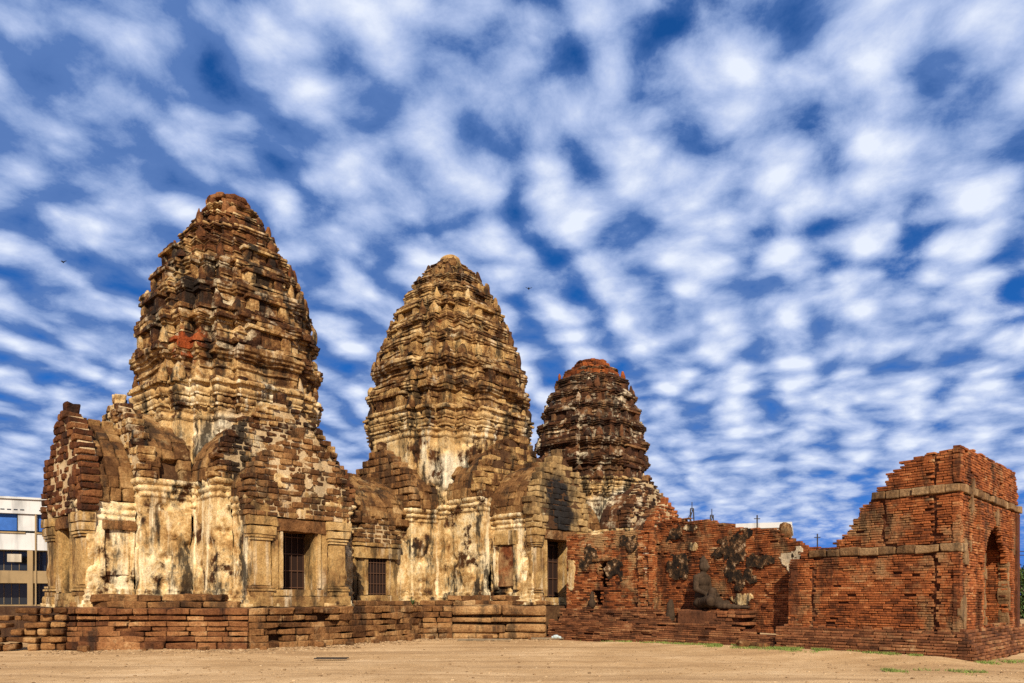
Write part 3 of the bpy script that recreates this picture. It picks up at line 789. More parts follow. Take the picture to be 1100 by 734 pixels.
def patch(p0, p1, s_c, z_c, w, h, th, seed, off=.02, thr=0.0, res=.035):
    """ragged remnant of plaster lying on a wall face"""
    a = np.array(p0, float); b = np.array(p1, float); e = b - a; L = np.hypot(*e); t = e / L; nn = np.array([-t[1], t[0]])
    n = int(w * 2.6 / res); m = int(h * 2.6 / res)
    S, Zz = np.meshgrid(np.linspace(-1.3, 1.3, n), np.linspace(-1.3, 1.3, m))
    P = np.stack([S.ravel() * w, Zz.ravel() * h, np.full(S.size, seed * 3.7)], 1)
    f = .8 - S.ravel() ** 2 - Zz.ravel() ** 2 + fbm(P, 3.2, 4, seed) * 2.3
    keep = (f > thr).reshape(m, n)
    d = off * .55 + np.clip((f - thr) * .06, 0, th * .35) + fbm(P, 6, 2, seed) * .006
    s_ = s_c + S.ravel() * w
    pts = np.stack([a[0] + t[0] * s_ + nn[0] * d, a[1] + t[1] * s_ + nn[1] * d, z_c + Zz.ravel() * h], 1)
    bk = np.stack([a[0] + t[0] * s_ - nn[0] * .06, a[1] + t[1] * s_ - nn[1] * .06, z_c + Zz.ravel() * h], 1)
    q = grid_quads(m, n); kq = keep.ravel()[q].all(1); q = q[kq]
    if not len(q): return None
    lab = np.arange(n * m)
    for _ in range(400):
        l4 = lab[q].min(1); new = lab.copy(); np.minimum.at(new, q.ravel(), np.repeat(l4, 4))
        if (new == lab).all(): break
        lab = new
    ql = lab[q[:, 0]]; u0, c0 = np.unique(ql, return_counts=True); q = q[ql == u0[c0.argmax()]]
    # rim
    ed = np.concatenate([q[:, [0, 1]], q[:, [1, 2]], q[:, [2, 3]], q[:, [3, 0]]]); key = np.sort(ed, 1); key = key[:, 0] * 10 ** 7 + key[:, 1]
    u_, inv, cnt = np.unique(key, return_inverse=True, return_counts=True)
    rim = ed[cnt[inv] == 1]; N = len(pts)
    qq = np.vstack([q, np.stack([rim[:, 1], rim[:, 0], rim[:, 0] + N, rim[:, 1] + N], 1)]); used, inv2 = np.unique(qq, return_inverse=True)
    g = Geo(); g.add(np.vstack([pts, bk])[used], inv2.reshape(-1, 4), None, .5)
    return g

# ------------------------------------------------------------------ the three towers
GT = 'stone towers of the temple'
rng = np.random.default_rng(3)
profA = [(5.0, 3.30), (8.0, 3.16), (8.9, 3.26), (9.4, 3.30), (10.6, 3.26), (11.4, 3.18), (12.45, 3.02), (13.25, 2.72), (14.05, 2.45), (14.85, 1.95), (15.4, 1.66), (16.05, 1.20), (16.6, .86)]
tA, radA, ubA = tower('stone_tower', 'nearest and leftmost ruined tower, ochre plaster base, blunt red brown top', 0.15, 3.25, 5.3, 9.15, profA,
    [(9.2, 10.55), (10.55, 11.75), (11.75, 12.85), (12.85, 13.85), (13.85, 14.75), (14.75, 15.5), (15.5, 16.1), (16.1, 16.6)], dict(wall='plaster', upper='upper_plaster', tier='tower_a', tier2='tower_rust', stucco='stucco_a', top='laterite_red'), rng, GT)
finial(tA, .15, 16.45, [(.66, .14, 0), (.86, .24, 0), (.82, .2, 0), (.5, .14, 0)], 'laterite_red', rng)
MA = dict(roof='roof', pediment='laterite_red', mortar='mortar')
porch(tA, map_front(0), [(2.35, 2.4, 4.2, 5.55, 8.6), (1.85, 4.2, 5.3, 4.95, 7.15)], (.62, 1.88, 3.83), rng, dict(roof='roof', pediment=('tower_a', 'laterite'), mortar='mortar', ped=dict(bh=.2, blen=.38, jit=.035, rough=.05)))
p1 = [o for o in tA.children if o.name.startswith('porch')][-1]
g = Geo(); r9 = np.random.default_rng(5); x = -1.85
while x < 1.8:
    w = r9.uniform(.45, .8); w = min(w, 1.85 - x); g.box(x + .01, x + w - .01, 4.9, 5.34 + r9.uniform(0, .08), 4.27, 4.27 + r9.uniform(.42, .5), map_front(0), r9.random(), rough=.04, rad=.2); x += w
x = -1.8
while x < 1.75:
    w = r9.uniform(.6, 1.0); w = min(w, 1.8 - x); g.box(x + .01, x + w - .01, 4.9, 5.36 + r9.uniform(0, .06), 4.79, 4.79 + r9.uniform(.40, .5), map_front(0), r9.random(), rough=.04, rad=.2); x += w
link('lintel_course', g, M['sandstone'], p1)
for s_c, z_c, w, h, sd, mt in ((2.6, 6.35, .55, .4, 81, 'mortar'), (2.3, 5.75, .5, .35, 83, 'mortar'), (3.3, 5.45, .55, .3, 85, 'mortar'), (1.5, 5.4, .4, .25, 87, 'plaster')):
    gp = patch((-2.0, 5.42), (2.0, 5.42), s_c - .3, z_c, w, h, .03, sd, off=.01)
    if gp: link('plaster_patch', gp, M[mt], p1)
porch(tA, map_left(0), [(2.35, 2.4, 4.1, 5.55, 8.55), (1.9, 4.1, 5.55, 4.75, 7.95)], (.5, 1.75, 3.9), rng, dict(roof='roof', pediment=('tower_a', 'dark_laterite'), mortar='mortar', ped=dict(bh=.25, blen=.36, jit=.04, rough=.06)))
porch(tA, map_right(0), [(2.3, 2.4, 4.2, 5.4, 8.0)], None, rng, MA)

pL = [o for o in tA.children if o.name.startswith('porch')][1]
def side(u, v, z0, z1, out_): pass
g = Geo(); g.box(-5.02, -4.28, 1.7, 1.93, 2.35, 3.78, None, .9, rough=.02)
nb_ = link('blind_niche', g, M['plaster'], pL)
g = Geo(); g.box(-5.12, -4.1, 1.6, 2.06, 3.82, 4.12, None, .5, rough=.04); link('lintel', g, M['laterite'], nb_)
g = Geo()
for u0 in (-5.16, -4.26): g.box(u0, u0 + .12, 1.6, 2.0, 2.3, 3.8, None, .8, rough=.03)
link('niche_frame', g, M['plaster'], nb_)
rng = np.random.default_rng(11)
cB = 11.75
profB = [(5.0, 3.92), (8.1, 3.85), (9.2, 3.95), (10.2, 3.98), (11.1, 3.92), (13.0, 3.64), (14.4, 3.10), (15.35, 2.72), (16.76, 2.02), (17.84, 1.2), (18.2, .82)]
tB, radB, ubB = tower('stone_tower', 'tallest middle ruined tower, tan with a domed cap and a pale plaster stripe', cB, 3.75, 5.8, 10.25, profB,
    [(10.3, 11.6), (11.6, 12.8), (12.8, 13.9), (13.9, 14.9), (14.9, 15.8), (15.8, 16.6), (16.6, 17.3), (17.3, 17.9), (17.9, 18.25)], dict(wall='plaster', upper='upper_plaster', tier='tower_b', stucco='stucco_a'), rng, GT, ant_w=.42)
finial(tB, cB, 17.95, [(.84, .22, 0), (.76, .22, 0), (.6, .14, 0)], 'tower_b', rng, dome=.52)
MB = dict(roof='roof', pediment='sandstone', mortar='core')
porch(tB, map_front(cB - .3), [(2.4, 2.8, 4.9, 6.0, 9.2), (1.72, 4.9, 7.35, 5.2, 7.9)], (.82, 1.62, 4.1), rng, dict(roof='roof', pediment=('tower_b', 'blotched'), mortar='core', ped=dict(bh=.27, blen=.55, rad=.3, rough=.06, gap=.004, jit=.03)))
porch(tB, map_left(cB), [(2.35, 2.8, 4.4, 5.6, 8.6)], None, rng, dict(roof='roof', pediment='laterite', mortar='core', ped=dict(bh=.3, blen=.5)))
porch(tB, map_right(cB), [(2.35, 2.8, 4.4, 5.6, 8.6)], None, rng, MB)

pL = [o for o in tB.children if o.name.startswith('porch')][0]
g = Geo(); g.box(9.62, 9.82, 5.45, 6.35, 2.1, 3.85, None, .3, rough=.03)
nb_ = link('blind_niche', g, M['brick_pale'], pL)
g = Geo(); g.box(9.52, 9.92, 5.3, 6.55, 3.88, 4.5, None, .8, rough=.04, rad=.2); link('lintel', g, M['sandstone'], nb_)
g = Geo()
for v0 in (5.2, 6.37): g.box(9.56, 9.82, v0, v0 + .24, 1.95, 3.87, None, .8, rough=.03)
link('niche_frame', g, M['plaster'], nb_)
rng = np.random.default_rng(23)
cC = 23.65
profC = [(4.0, 3.3), (7.3, 3.2), (8.7, 3.25), (9.87, 3.36), (11.6, 3.3), (12.5, 3.04), (13.35, 2.76), (14.5, 2.36), (15.3, 1.80), (15.7, 1.40)]
tC, radC, ubC = tower('stone_tower', 'farthest and smallest ruined tower, blackened, with a rusty orange broken top', cC, 3.2, 5.4, 8.6, profC,
    [(8.65, 9.9), (9.9, 11.05), (11.05, 12.15), (12.15, 13.15), (13.15, 14.1), (14.1, 15.0), (15.0, 15.65)], dict(wall='plaster', upper='upper_plaster', tier='tower_c', stucco='stucco_c', top='red_top'), rng, GT)
finial(tC, cC, 15.5, [(1.3, .26, 0), (1.2, .26, 0), (.98, .22, 0)], 'red_top', rng)
porch(tC, map_front(cC), [(2.35, 2.4, 4.2, 5.55, 8.6), (1.85, 4.2, 5.4, 4.95, 7.15)], None, rng, dict(roof='tower_c', pediment=('tower_c', 'brick'), mortar='mortar', ped=dict(bh=.2, blen=.4, jit=.04)))
porch(tC, map_left(cC), [(2.35, 2.4, 4.2, 5.5, 8.2)], None, rng, MA)

# ------------------------------------------------------------------ galleries joining the towers
def gallery(u0, u1, label, win, rng):
    t = thing('gallery_hall', label, 'gallery', wpt((u0 + u1) / 2, 0, ZT), 'galleries between the towers')
    c = (u0 + u1) / 2; L = (u1 - u0) / 2
    mp = lambda P: np.stack([c + P[:, 1], P[:, 0], P[:, 2]], 1)      # a across (front positive), b along
    g = Geo()
    for s in (-1, 1):
        pts = [(s * 1.95, -L), (s * 1.95, L)]
        g.sweep(pts if s < 0 else pts[::-1], wall_prof(ZT, 4.75, .7), res=.1, rough=.07, M=mp, chip=.05)
    link('wall', g, M['plaster'], t, smooth=True)
    g = Geo(); gc = Geo()
    vault(g, gc, 2.1, -L, L, 4.75, 2.25, rng, mp, blen=.45, rows=10)
    link('vault_roof', g, M['roof'], t); link('roof_core', gc, M['core'], t)
    if win:
        mw = lambda P: np.stack([win + P[:, 0], 1.95 + P[:, 1], P[:, 2]], 1)
        w = thing_part('window', t)
        g = Geo()
        for s in (-1, 1):
            g.box(s * .50, s * .68, -.30, .18, 1.72, 3.27, mw, .6, rough=.012)
            g.box(s * .69, s * .96, -.30, .12, 1.60, 3.27, mw, .7, rough=.02)
            g.box(s * .97, s * 1.14, -.30, .06, 1.60, 3.25, mw, .4, rough=.03)
        g.box(-1.1, 1.1, -.4, .24, 1.45, 1.718, mw, .6, rough=.02)
        fr = link('window', g, M['sandstone'], t)
        g = Geo(); g.box(-1.16, 1.16, -.32, .26, 3.28, 3.78, mw, .6, rough=.03); g.box(-1.22, 1.22, -.30, .32, 3.78, 3.92, mw, .4, rough=.03)
        link('lintel', g, M['sandstone'], fr)
        g = Geo(); gm = Geo()
        pediment(g, gm, 1.26, .25, .45, 3.92, 1.15, rng, mw, bh=.2, blen=.4, rad=.35, rough=.05)
        link('pediment', g, M['roof'], fr); link('pediment_core', gm, M['mortar'], fr)
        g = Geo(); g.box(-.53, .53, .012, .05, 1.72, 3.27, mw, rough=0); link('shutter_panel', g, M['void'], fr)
        g = Geo(); A = acc()
        for k in range(7):
            A[0].append((-.48 + .16 * k, .085, 2.5)); A[1].append(np.eye(3)); A[2].append((.012, .012, .77)); A[3].append(.5)
        for z in (1.78, 2.2, 2.65, 3.1):
            A[0].append((0, .08, z)); A[1].append(np.eye(3)); A[2].append((.50, .016, .018)); A[3].append(.5)
        flush(g, A, mw, tpl=T1, rad=.1, rough=0); link('grille', g, M['grille'], fr)
def thing_part(n, t): return None
rng = np.random.default_rng(31)
gallery(4.1, 7.5, 'low vaulted gallery with a barred window joining the nearest and middle towers', 5.68, rng)
gallery(16.0, 19.6, 'low vaulted gallery behind the brick wall joining the middle and farthest towers', None, rng)

# ------------------------------------------------------------------ terrace of laterite
def out(path): return np.array(path, float)[::-1]
rng = np.random.default_rng(41)
tp = thing('temple_terrace', 'long laterite terrace of stacked moulded blocks carrying the towers', 'terrace', wpt(0, 6.3, 0))
FRONT = [(-6.35, 2.1), (-4.1, 4.5), (-2.35, 6.25), (-.8, 6.35), (.9, 6.35), (2.0, 6.1), (3.6, 5.9), (5.4, 5.35), (6.3, 6.1), (8.75, 8.9)]
def stack(path, rows, bl, rng, mat, name, jit=.03, gap=.015, rad=.3, rough=.04, miss=.02, depth=.7, z0=0.0):
    g = Geo(); A = acc(); z = z0
    for h, off in rows:
        course(A, path, z, z + h, bl, depth, rng, closed=False, jit=jit, off=off, gap=gap, miss=miss, tilt=.015); z += h
    flush(g, A, rad=rad, rough=rough, freq=2.2)
    return link(name, g, M[mat], tp)
pA = out(FRONT[0:3]); pB = out(FRONT[2:9]); pC = out(FRONT[8:10])
stack(pA, [(.24, .20), (.17, .12), (.16, .07), (.15, .05), (.15, .09), (.04, -.14), (.13, .02), (.04, -.14), (.20, .08)], .66, rng, 'laterite_red', 'moulded_courses', jit=.025, rough=.06, rad=.3, gap=.006)
stack(pB, [(.21, .20), (.20, .12), (.22, .08), (.20, .03), (.22, .03), (.24, 0)], .55, rng, 'laterite', 'rough_block_courses', jit=.045, rough=.07, miss=.02, gap=.007)
stack(pC, [(.25, 0), (.31, .12), (.09, -.25), (.18, .06), (.09, -.25), (.38, .12)], 1.9, rng, 'laterite_tan', 'moulded_courses', jit=.012, rad=.6, rough=.05, gap=.004)
g = Geo()
inn = [(p[0] + d[0], p[1] + d[1]) for p, d in zip(FRONT, [(.25, -.25)] * 3 + [(.0, -.35)] * 5 + [(.25, -.25)] * 2)]
poly = np.array(inn + [(30, 8.9), (30, -8), (-6.0, -8)])
n = len(poly); top = np.hstack([poly, np.full((n, 1), ZT - .03)]); bot = np.hstack([poly, np.full((n, 1), -.3)])
cen = np.array([[8.0, -1.0, ZT - .03]])
g.add(np.vstack([top, bot, cen]), [(i, (i + 1) % n, n + (i + 1) % n, n + i) for i in range(n)], [(i, (i + 1) % n, 2 * n) for i in range(n)], .5)
link('terrace_fill', g, M['core'], tp)
# steps of loose stone at the foot of the towers
for rows in (((out([(-6.0, 1.5), (-5.2, 2.6), (-4.2, 3.2), (-3.0, 4.4), (-2.3, 5.3)]), ZT - .02, .2), (out([(-5.6, 2.3), (-4.4, 3.0), (-3.2, 3.6), (-2.4, 4.6)]), ZT + .18, .22)),
             ((out([(2.2, 4.9), (3.4, 3.4), (5.0, 3.0), (6.9, 3.4), (7.7, 4.6), (9.3, 6.6), (9.7, 8.1)]), ZT - .02, .2), (out([(7.7, 4.3), (9.1, 5.5), (9.9, 7.6)]), ZT + .18, .22))):
    g = Geo(); A = acc()
    for path, z0, h in rows: course(A, path, z0, z0 + h, .7, .7, rng, closed=False, jit=.05, tilt=.04, gap=.006)
    flush(g, A, rad=.35, rough=.06)
    link('footing_stones', g, M['laterite'], tp)

# rubble wall at the far left
rng = np.random.default_rng(43)
g = Geo(); A = acc()
for path in ([(-11.5, -2.6), (-8.0, 1.35), (-6.35, 2.55)],):
    z = 0
    for i in range(6):
        h = rng.uniform(.19, .26)
        pth = np.array(path) if i < 4 else np.array([(-8.6 + (i - 4) * 1.0, .8 + (i - 4) * .95), (-6.3, 2.55)])
        course(A, pth[::-1], z, z + h, .42, .5, rng, closed=False, jit=.07, gap=.03, tilt=.08, miss=.04); z += h
flush(g, A, rad=.55, rough=.08, freq=2.0)
tag(link('rubble_wall', g, M['laterite'], loc=wpt(-8, 1.3)), 'low rough rubble wall of rounded laterite stones at the left edge', 'wall')

# ------------------------------------------------------------------ brick ruins
def brick_wall(g, core, p0, p1, th, z0, ztop, rng, mask=None, ch=.066, bl=.28, off=None, gapz=.005, jit=.007, ero=.045, miss=.015, seed=0, dep=.16, back=False, tpl=T3, core_in=(0, 0), cracks=(), core_mask=0):
    core_mask = mask if core_mask == 0 else core_mask
    """courses of single bricks on the face of a wall (outside on the +v or -u hand), a filled core behind"""
    a = np.array(p0, float); b = np.array(p1, float); e = b - a; L = np.hypot(*e); t = e / L; nn = np.array([-t[1], t[0]])
    A = acc(); z = z0; row = 0
    hi = max(ztop(s) for s in np.linspace(0, L, 40))
    faces = [(nn, 0.0)] + ([(-nn, -th)] if back else [])
    while z < hi:
        h = ch * rng.uniform(.9, 1.1); zc = z + h / 2
        for fn, fo in faces:
            s = -rng.uniform(0, bl)
            while s < L:
                l = bl * rng.uniform(.7, 1.25); s0, s1 = max(s, 0), min(s + l, L); s += l
                for ck in cracks:
                    cc = ck(zc)
                    if cc is None: continue
                    if s0 < cc < s1: s0, s1 = (cc + .03, s1) if s1 - cc > cc - s0 else (s0, cc - .03)
                if s1 - s0 < .04: continue
                sc = (s0 + s1) / 2
                if zc > ztop(sc) + rng.uniform(-.05, .03): continue
                if mask is not None:
                    if mask(sc, zc): continue
                    for _ in range(9):
                        if mask(s0, zc): s0 += (sc - s0) * .25
                        if mask(s1, zc): s1 -= (s1 - sc) * .25
                if rng.random() < miss: continue
                o = off(sc, zc) if off else 0.0
                c = a + t * sc
                k = float(fbm(np.array([[c[0], c[1], zc]]) * np.array([1, 1, 1.8]), 1.7, 3, seed)[0])
                o += rng.normal(0, jit) - ero * max(0, k) * 2
                p = c + nn * fo + fn * (o - dep / 2)
                A[0].append((p[0], p[1], zc)); A[1].append(((t[0], t[1], rng.normal(0, .006)), (nn[0], nn[1], 0), (0, 0, 1)))
                A[2].append(((s1 - s0) / 2 - .006, dep / 2, h / 2 - gapz)); A[3].append(rng.random())
        z += h; row += 1
    flush(g, A, tpl=tpl, rad=.34, rough=.008, freq=7.0, seed=seed)
    # core cells
    cs = .16; C = []; H = []
    ns = max(1, int(round(L / cs)))
    for i in range(ns):
        sc = (i + .5) * L / ns
        if sc < core_in[0] or sc > L - core_in[1]: continue
        nz = max(1, int(round((hi - z0) / cs)))
        run = None
        for j in range(nz + 1):
            zc = z0 + (j + .5) * (hi - z0) / nz
            ok = j < nz and zc + .12 < ztop(sc) and not (core_mask is not None and core_mask(sc, zc))
            if ok and run is None: run = zc - (hi - z0) / nz / 2
            if not ok and run is not None:
                zt = zc - (hi - z0) / nz / 2
                o = min(off(sc, run), off(sc, zt)) if off else 0.0
                c = a + t * sc + nn * (-th / 2 - .03 + o)
                C.append((c[0], c[1], (run + zt) / 2)); H.append((L / ns / 2 + .004 + .001 * (i % 2), th / 2 - .045, (zt - run) / 2)); run = None
    if C: core.blocks(C, np.tile(np.array([(t[0], t[1], 0), (nn[0], nn[1], 0), (0, 0, 1)])[None], (len(C), 1, 1)), H, np.full(len(C), .4), tpl=T1, rad=.02, rough=0)

def WL(v, o=0.0): return (8.73 - .1285 * (v - 8.84) + o, v)      # the line of the brick range, o = set back from the plinth face
rng = np.random.default_rng(51)
# brick plinth
bp = thing('brick_plinth', 'long low plinth of thin dusty bricks under the seated statue', 'plinth', wpt(*WL(13)))
g = Geo(); gc = Geo()
brk = lambda s: .80 if s < 8.2 else .80 - (s - 8.2) * .35
brick_wall(g, gc, WL(8.9), WL(18.7), 1.2, -.05, lambda s: .78 if s < 8.0 else .78 - (s - 8.0) * .22 + .05 * math.sin(s * 9), rng, ch=.068, bl=.42, off=lambda s, z: -.22 * max(0, z), jit=.02, ero=.05, seed=3)
link('brick_courses', g, M['brick_plinth'], bp); link('brick_filling', gc, M['brick_core'], bp)
g = Geo(); gc = Geo()
brick_wall(g, gc, WL(9.0, .75), WL(14.6, .75), .7, .74, lambda s: 1.22 if s < 5.0 else 1.22 - (s - 5.0) * .8, rng, ch=.075, bl=.34, jit=.02, ero=.05, seed=5)
link('brick_step', g, M['brick_plinth'], bp); link('step_filling', gc, M['brick_core'], bp)

# low wall with the slit window, beside the middle tower's porch
lw = thing('brick_wall', 'low orange brick wall with a narrow slit window beside the middle tower', 'wall', wpt(*WL(11, 1.2)))
g = Geo(); gc = Geo()
slit = lambda s, z: (abs(s - 2.02) < .17 and 2.02 < z < 3.0) or (abs(s - 1.72) < .22 and 1.28 < z < 1.9)
p0, p1 = WL(8.95, 1.25), WL(13.45, 1.25)
brick_wall(g, gc, p0, p1, .8, .7, lambda s: 4.12 + .05 * math.sin(s * 3), rng, mask=slit, seed=7, core_in=(0, .3))
link('brick_face', g, M['brick_pale'], lw); link('brick_filling', gc, M['brick_core'], lw)
e0 = WL(13.45, 1.25); 
g = Geo(); gc = Geo()
brick_wall(g, gc, WL(13.46, 1.10), WL(13.46, 2.2), .3, .7, lambda s: 4.1, rng, seed=8, core_in=(.45, 0))
link('brick_return', g, M['brick'], lw)
g = Geo(); A = acc()
pil = lambda s: 4.05
brick_wall(g, Geo(), WL(12.75, 1.13), WL(13.45, 1.13), .3, .7, lambda s: 4.0, rng, seed=9, jit=.015)
link('corner_pier', g, M['brick_pale'], lw)
for s_c, z_c, w, h, sd, mt in ((2.65, 2.7, .55, .36, 4, 'mould'), (1.5, 3.35, .5, .4, 7, 'mould'), (1.0, 2.9, .3, .3, 9, 'mould'), (4.2, 3.1, .14, .85, 12, 'white_plaster'), (3.3, 3.6, .5, .3, 15, 'mould'), (.3, 2.6, .25, .7, 18, 'plaster')):
    gp = patch(p0, p1, s_c, z_c, w, h, .035, sd, off=.125 if s_c > 3.9 else .022)
    if gp: link('plaster_patch', gp, M[mt], lw)
g = Geo(); 
mpw = lambda P: np.stack([p0[0] + (p1[0] - p0[0]) / 4.54 * P[:, 0] + .992 * -P[:, 1], p0[1] + (p1[1] - p0[1]) / 4.54 * P[:, 0] - .1275 * P[:, 1], P[:, 2]], 1)
g.box(1.5, 2.45, -.2, .06, 3.02, 3.12, mpw, .3, rough=.02)
link('slit_lintel', g, M['laterite'], lw)
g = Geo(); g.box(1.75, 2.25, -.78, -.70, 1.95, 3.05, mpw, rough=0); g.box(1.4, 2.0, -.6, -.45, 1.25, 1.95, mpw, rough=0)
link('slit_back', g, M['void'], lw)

# long back wall behind the statue
bw = thing('brick_wall', 'long red brick wall with black mould patches behind the seated statue', 'wall', wpt(*WL(16, 1.4)))
g = Geo(); gc = Geo()
p0b, p1b = WL(13.3, 1.70), WL(20.2, .72)
def top_b(s):
    return float(np.interp(s, [0, .3, 2.0, 3.0, 3.4, 4.2, 5.0, 5.4, 5.8, 6.3, 7.0], [4.40, 4.42, 4.30, 4.12, 3.92, 3.80, 3.70, 3.50, 3.30, 3.12, 3.02]))
brick_wall(g, gc, p0b, p1b, .7, .5, top_b, rng, seed=13, ero=.06)
link('brick_face', g, M['brick'], bw); link('brick_filling', gc, M['brick_core'], bw)
for s_c, z_c, w, h, sd, mt, thr in ((1.05, 2.7, .62, .55, 21, 'mould', .1), (3.55, 3.35, .82, .6, 25, 'mould', 0.0), (3.5, 2.6, .48, .55, 28, 'mould', 0.0), (4.05, 2.2, .45, .42, 31, 'mould', .05), (5.75, 2.75, .42, .38, 36, 'white_plaster', 0.0), (6.0, 2.6, .3, .4, 37, 'mould', .1),
                                (.8, 3.9, .5, .24, 41, 'mould', .1), (1.75, 4.05, .45, .14, 44, 'plaster', 0.2), (1.75, 3.35, .3, .16, 47, 'plaster', .0), (4.6, 2.75, .7, .2, 50, 'mould', .1), (3.9, 1.6, .5, .2, 53, 'plaster', .2)):
    gp = patch(p0b, p1b, s_c, z_c, w, h, .035, sd, thr=thr)
    if gp: link('plaster_patch', gp, M[mt], bw)
g = Geo(); A = acc()
q0 = np.array(p0b) + (np.array(p1b) - np.array(p0b)) / 6.93 * 5.25
A[0].append((q0[0] + .25, q0[1], 3.66)); A[1].append(np.eye(3)); A[2].append((.16, .16, .26)); A[3].append(.3)
flush(g, A, rad=.7, rough=.05); link('coping_stone', g, M['laterite'], bw)

# tall ruin of the end of the brick hall
rng = np.random.default_rng(61)
hall = thing('brick_ruin', 'tall stepped brick ruin with two pale stone bands and an arched niche', 'ruin', wpt(8.5, 22))
F0, F1 = (WL(18.95, .45)[0], 18.95), (7.22, 23.52)
Lf = math.hypot(F1[0] - F0[0], F1[1] - F0[1])
def top_f(s):   # silhouette of the broken gable, along the long face
    x = s / Lf
    return float(np.interp(x, [0, .08, .2, .3, .36, .41, .455, .50, .55, .585, .62, .70, .84, 1.0], [2.55, 2.9, 2.95, 3.05, 3.35, 3.68, 3.98, 4.2, 4.36, 4.55, 4.85, 5.15, 5.30, 5.36]))
bandz = [(2.74, 2.96), (4.22, 4.43)]
inband = lambda z: any(a - .03 < z < b + .03 for a, b in bandz)
gc = Geo(); cks = (lambda z: Lf * .872 + .015 * math.sin(z * 4), lambda z: Lf * .16 if z < 2.5 else None, lambda z: Lf * .60 + .03 * math.sin(z * 7) if 3 < z < 4.2 else None)
for zi, (zl, zh) in enumerate(((.6, bandz[0][0]), (bandz[0][1], bandz[1][0]), (bandz[1][1], 6))):
    g = Geo()
    brick_wall(g, gc if zi == 0 else Geo(), F0, F1, .9, .6 if zi == 0 else zl, (lambda s, zh=zh: min(top_f(s), zh + (.25 if s < Lf * .12 else 0))), rng, core_mask=None, core_in=(0, .12), seed=17 + zi, ero=.05, bl=.26, cracks=cks)
    link('long_face', g, M['brick'], hall)
g = Geo()
brick_wall(g, gc, F0, F1, .9, 2.5, top_f, rng, core_in=(0, .12), seed=17)
hc = link('brick_filling', gc, M['brick_core'], hall)
E0, E1 = F1, (14.05, 23.73)
Le = math.hypot(E1[0] - E0[0], E1[1] - E0[1])
def top_e(s): return float(np.interp(s / Le, [0, .3, .7, .92, .94, .98, 1.0], [5.36, 5.42, 5.45, 5.40, 5.0, 4.6, 4.2]))
ac, aw, az = 3.75, 1.35, 2.65
def arch(s, z):
    d = abs(s - ac)
    return d < aw and (z < az or (z - az) < 1.0 * (1 - (d / aw) ** 1.7)) and z > .86
g = Geo(); gc = Geo()
brick_wall(g, gc, E0, E1, .9, .6, top_e, rng, core_in=(.3, .1), mask=lambda s, z: arch(s, z) or (bandz[1][0] - .03 < z < bandz[1][1] + .03), core_mask=lambda s, z: arch(ac + (s - ac) * .84, z - .12) or arch(ac + (s - ac) * .84, z + .1), seed=19, ero=.035, bl=.26)
link('end_face', g, M['brick'], hall); link('end_filling', gc, M['brick_core'], hall)
te = (np.array(E1) - np.array(E0)) / Le; ne = np.array([-te[1], te[0]])
def in_end(s, d): return tuple(np.array(E0) + te * s - ne * d)
ni = Geo(); gc = Geo()
brick_wall(ni, gc, in_end(ac - aw - .15, .8), in_end(ac + aw + .15, .8), .3, .8, lambda s: 4.7, rng, seed=20, ch=.09, bl=.33)
for s0, s1 in ((ac + aw, ac + aw), (ac - aw, ac - aw)): pass
brick_wall(ni, gc, in_end(ac + aw + .02, .85), in_end(ac + aw + .02, .1), .25, .8, lambda s: 3.2, rng, seed=22, jit=.004, ero=.02)
na = link('arched_niche', ni, M['brick'], hall); link('niche_filling', gc, M['brick_core'], na)
mpe = lambda P: np.stack([E0[0] + te[0] * P[:, 0] + ne[0] * P[:, 1], E0[1] + te[1] * P[:, 0] + ne[1] * P[:, 1], P[:, 2]], 1)
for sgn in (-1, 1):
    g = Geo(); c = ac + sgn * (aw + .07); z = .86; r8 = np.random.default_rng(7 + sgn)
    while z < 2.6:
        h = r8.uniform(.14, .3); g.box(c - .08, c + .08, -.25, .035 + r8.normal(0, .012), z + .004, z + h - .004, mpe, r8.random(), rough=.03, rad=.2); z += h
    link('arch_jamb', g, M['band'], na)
for sgn in (-1, 1):     # piers beside the arch
    g = Geo(); gc = Geo(); c = ac + sgn * (aw + .50)
    brick_wall(g, gc, in_end(c - .22, -.06), in_end(c + .22, -.06), .3, .7, lambda s: 4.15, rng, seed=24, ero=.05)
    pi = link('pier', g, M['brick'], hall)
for (z0, z1), last in zip(bandz, (False, True)):
    for path in ([F0, F1], [E0, E1]):
        if path[0] is E0 and not last: continue
        s_lo = 0 if path[0] is E0 else (Lf * .14 if not last else Lf * .53)
        a = np.array(path[0]); b = np.array(path[1]); L = np.hypot(*(b - a)); a = a + (b - a) / L * s_lo
        g = Geo(); A = acc(); course(A, [b, a], z0, z1, .42, .5, rng, closed=False, jit=.02, off=.035, gap=.01, tilt=.01, miss=.0)
        flush(g, A, rad=.25, rough=.025); link('stone_band', g, M['band'], hall)
